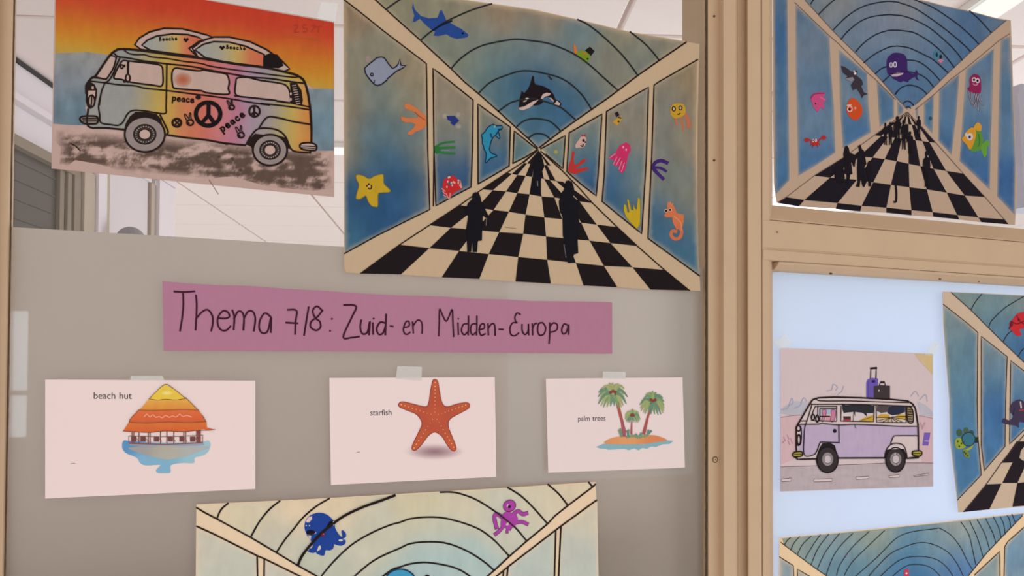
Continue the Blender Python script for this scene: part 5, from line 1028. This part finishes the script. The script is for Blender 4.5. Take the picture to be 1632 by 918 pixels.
g.fill('C8 52 400 60 370 90 350 130 330 200 330 215 360 200 408 110 410', sea, 1, tex=.2); g.fill('C8 850 330 900 350 942 390 942 420 870 410', sea, 1, tex=.2)
g.fill('C8 835 50 942 52 942 175 900 130 860 90', idw([(1480, 565, (222, 186, 112)), (1465, 570, (214, 190, 168))], 2), 1)
g.lines('C8 55 378 90 370 105 340 118 310 125 340 100 355;C8 130 370 165 355 175 330 190 308 205 330;C8 320 268 350 262 360 230 385 245 375 265;C8 385 290 410 270 420 240;C8 815 300 840 270 860 300;C8 865 320 900 290 910 330', 1.0, (166, 170, 192), 3)
g.lines('C8 52 424 130 412 200 408;C8 862 412 942 428', .8, (170, 140, 144), 3); g.lines('C8 52 712 270 706 500 698 700 690 942 690', .9, (130, 112, 114), 3)
for t in ('C8 55 785 115 778 112 795 60 798', 'C8 245 785 355 782 350 798 250 800', 'C8 492 772 568 768 565 782 495 786', 'C8 685 765 745 758 745 772 690 776', 'C8 830 765 918 750 915 760 835 770'): g.fill(t, (226, 204, 200), 3); g.stroke(t, .8, (110, 94, 98), 4, False, True)
for t in ('C8 70 540 80 560', 'C8 90 525 100 550', 'C8 110 545 120 575', 'C8 95 560 105 582', 'C8 75 560 65 570'): g.stroke(t, 1.6, (196, 140, 160), 3)
for t in ('C8 895 455 880 490', 'C8 870 455 880 480'): g.stroke(t, 1.8, (196, 150, 160), 3)
g.fill('C8 892 512 928 512 916 588 882 586', (124, 96, 180), 3); g.stroke('C8 895 560 920 562', 1.2, (200, 180, 200), 4)
sc_ = W.part('suitcase'); sc_.fill('C8 553 220 562 200 590 192 622 196 622 310 553 308', (108, 88, 170), 3); sc_.fill('C8 585 205 605 205 605 220 585 220', (50, 34, 90), 4); sc_.stroke('C8 565 215 565 305', .9, (80, 60, 140), 4); sc_.stroke('C8 578 195 580 138 612 136 610 196', 1.7, (60, 48, 54), 4, False); sc_.stroke('C8 580 136 612 134', 3.0, (40, 28, 32), 5, False)
sc_ = W.part('suitcase'); sc_.fill('C8 597 240 640 234 692 238 692 318 597 312', (66, 54, 56), 5); sc_.stroke('C8 630 236 635 220 660 216 664 236', 1.5, (50, 36, 40), 4, False); sc_.fill('C8 636 212 660 212 660 224 638 224', (40, 28, 34), 5); sc_.disc('C8 627 266', .9, 1.4, (220, 200, 200), 6)
vb = W.part('van_body')
BD = 'E7 125 400 160 340 270 150 300 110 360 92 520 85 800 92 1110 108 1290 125 1340 155 1370 200 1398 380 1402 540 1402 720 1290 725 1040 720 560 722 340 730 135 735 125 600'
vb.fill(BD, (222, 200, 196), 3)
lil = lambda x, y: (194+5*mnoise.noise((x*.08, y*.1, 2.0)), 172+5*mnoise.noise((x*.08, y*.1, 2.0)), 196)
vb.fill('E7 150 372 350 370 570 375 740 370 1000 380 1200 390 1398 390 1398 488 1180 488 1140 500 1110 570 1070 630 1040 718 560 720 540 620 480 560 400 555 360 600 330 690 215 690 150 700 140 600 180 520', lil, 4, tex=.15)
gl = W.part('van_windows')
gl.fill('E7 300 240 330 185 548 182 548 335 290 330', (214, 196, 194), 5); gl.fill('E7 372 208 548 208 548 250 372 270', (176, 184, 204), 6)
for t in ('E7 395 225 430 215 440 250 410 335 388 335 400 280', 'E7 490 225 520 215 538 240 520 335 480 335 490 280'): gl.fill(t, (206, 128, 152), 7); gl.stroke(t, .7, (120, 70, 90), 8, True, True)
gl.fill('E7 440 285 475 285 475 330 435 330', (222, 150, 160), 7)
gl.fill('E7 600 170 935 170 935 340 595 335', (218, 200, 196), 5); gl.fill('E7 600 150 640 170 740 165 860 165 935 175 930 250 860 255 865 290 820 250 740 240 740 290 720 240 620 250 605 210', (46, 46, 52), 6); gl.fill('E7 615 285 695 285 695 320 620 320', (70, 46, 48), 6); gl.fill('E7 612 318 698 318 690 342 620 342', (196, 66, 76), 7); gl.fill('E7 755 340 860 290 935 270 935 342', (206, 160, 58), 6); gl.stroke('E7 780 338 920 290', .8, (120, 86, 40), 7); gl.stroke('E7 722 250 718 342', .8, (70, 60, 60), 7)
gl.fill('E7 965 170 1270 175 1275 350 968 345', (220, 202, 196), 5); gl.fill('E7 968 175 1010 165 1090 165 1130 190 1090 240 1010 250 968 230', (82, 72, 74), 6); gl.fill('E7 1090 190 1140 170 1260 180 1262 240 1200 265 1130 275 1080 255', (44, 46, 66), 7)
for k in range(9):
    a = math.pi+.12+k*(math.pi-.24)/8; cx, cy = 1115, 300
    gl.fill('E7 %f %f %f %f %f %f' % (cx+20*math.cos(a), cy-10*math.sin(a)+0, cx+165*math.cos(a-.07), 300-min(48, 60*abs(math.sin(a-.07)))*(-1) if False else 300+50*abs(math.sin(a-.07))-10, cx+165*math.cos(a+.07), 300+50*abs(math.sin(a+.07))-10), (210, 168, 60), 6)
gl.fill('E7 968 290 1010 262 1090 265 1110 300 1020 305', (206, 162, 58), 6); gl.fill('E7 1150 290 1200 262 1272 270 1272 320 1180 305', (206, 162, 58), 6)
for t in ('E7 1110 300 975 330', 'E7 1110 300 1030 345', 'E7 1112 300 1080 345', 'E7 1115 300 1130 345', 'E7 1118 300 1180 345', 'E7 1120 298 1230 345', 'E7 1125 295 1272 320', 'E7 1125 290 1270 285', 'E7 1105 295 970 300'): gl.stroke(t, .9, (70, 54, 44), 8)
vo = W.part('van_outline')
vo.stroke(BD, 2.3, INK, 9, False, True)
vo.lines('E7 330 95 350 118 420 125 700 125 1000 135 1300 142;E7 275 150 300 160 560 160 940 165 1340 182;E7 290 160 270 230 240 325 215 400 205 520 210 690 300 690 340 650 370 570 400 555 560 560 572 545 570 375;E7 165 335 230 332;E7 150 370 350 368 400 362 570 375 740 370 1000 380 1200 390 1400 390;E7 1400 488 1180 488 1140 500 1112 572;E7 1050 690 1075 620 1130 572 1200 570 1250 595 1275 660 1285 720', 1.5, INK, 9)
vo.lines('E7 595 180 590 335 935 342 940 170;E7 960 165 965 348 1275 352 1268 180;E7 548 182 325 182 300 240 285 330 548 338 548 182;E7 372 208 372 335;E7 350 182 350 300;E7 372 285 475 285;E7 372 206 548 206', 1.4, INK, 9, False)
vo.fill('E7 1283 190 1325 195 1345 240 1345 345 1300 350 1285 300', (150, 134, 96), 9); vo.stroke('E7 1283 190 1325 195 1345 240 1345 345 1300 350 1285 300', 1.8, INK, 10, True, True)
for k in range(6): vo.stroke('E7 1295 %d 1335 %d' % (215+k*24, 218+k*24), 1.4, (50, 36, 34), 11)
vo.disc('E7 528 438', 2.8, 3.2, (34, 22, 40), 9); vo.ring('E7 300 295', 2.6, 4.6, 2.0, INK, 10); vo.ring('E7 345 310', 2.2, 5.6, 1.9, INK, 10); vo.ring('E7 150 412', 3.2, 4.4, 1.8, INK, 10); vo.ring('E7 153 530', 3.0, 8.0, 2.4, INK, 10); vo.stroke('E7 130 385 170 390 180 450 175 560 150 592 125 580', 1.3, INK, 10)
for t in ('E7 88 685 110 660 180 655 190 690 165 705 100 705', 'E7 1340 660 1360 648 1425 648 1438 675 1415 702 1345 690'): vo.fill(t, (180, 164, 66), 10, True); vo.stroke(t, 2.0, INK, 11, True, True)
vo.lines('E7 105 682 185 680;E7 1345 675 1425 672', 1.2, INK, 12)
vo.fill('E7 90 690 130 710 150 735 135 740 100 715', INK, 10); vo.fill('E7 1300 715 1400 700 1400 725 1310 728', INK, 10)
vo.lines('E7 745 370 740 385 748 410', 1.0, (90, 76, 80), 10)
def wheel2(c, rx, ry, hub, arch):
    w = W.part('wheel'); w.fill(arch, (36, 28, 30), 8); c = Q(c)[0]
    w.disc(c, rx, ry, (58, 48, 50), 10, n=30); w.ring(c, rx, ry, 1.8, (28, 20, 22), 11, 32)
    h = Q(hub)[0]
    for k in range(24):
        t = 2*math.pi*k/24; w.stroke([(h[0]+6.3*math.cos(t), h[1]+7.6*math.sin(t)), (h[0]+8.6*math.cos(t), h[1]+10.2*math.sin(t))], .9, (206, 194, 190), 11, False)
    w.disc(h, 5.2, 6.4, (206, 190, 190), 12)
wheel2('E7 452 740', 17.0, 20.5, 'E7 453 733', 'E7 340 700 365 620 400 565 480 562 530 590 562 722')
wheel2('E7 1163 740', 15.4, 19.6, 'E7 1165 733', 'E7 1040 722 1062 640 1090 630 1250 625 1275 680 1285 722')
vo.fill('E7 1075 632 1110 590 1170 575 1220 585 1262 625 1180 628', (220, 200, 198), 11)
W.done()
tape(W, [(1233, 544), (1251, 533), (1262, 548), (1244, 560)]); tape(W, [(1474, 566), (1486, 544), (1498, 548), (1489, 568)])
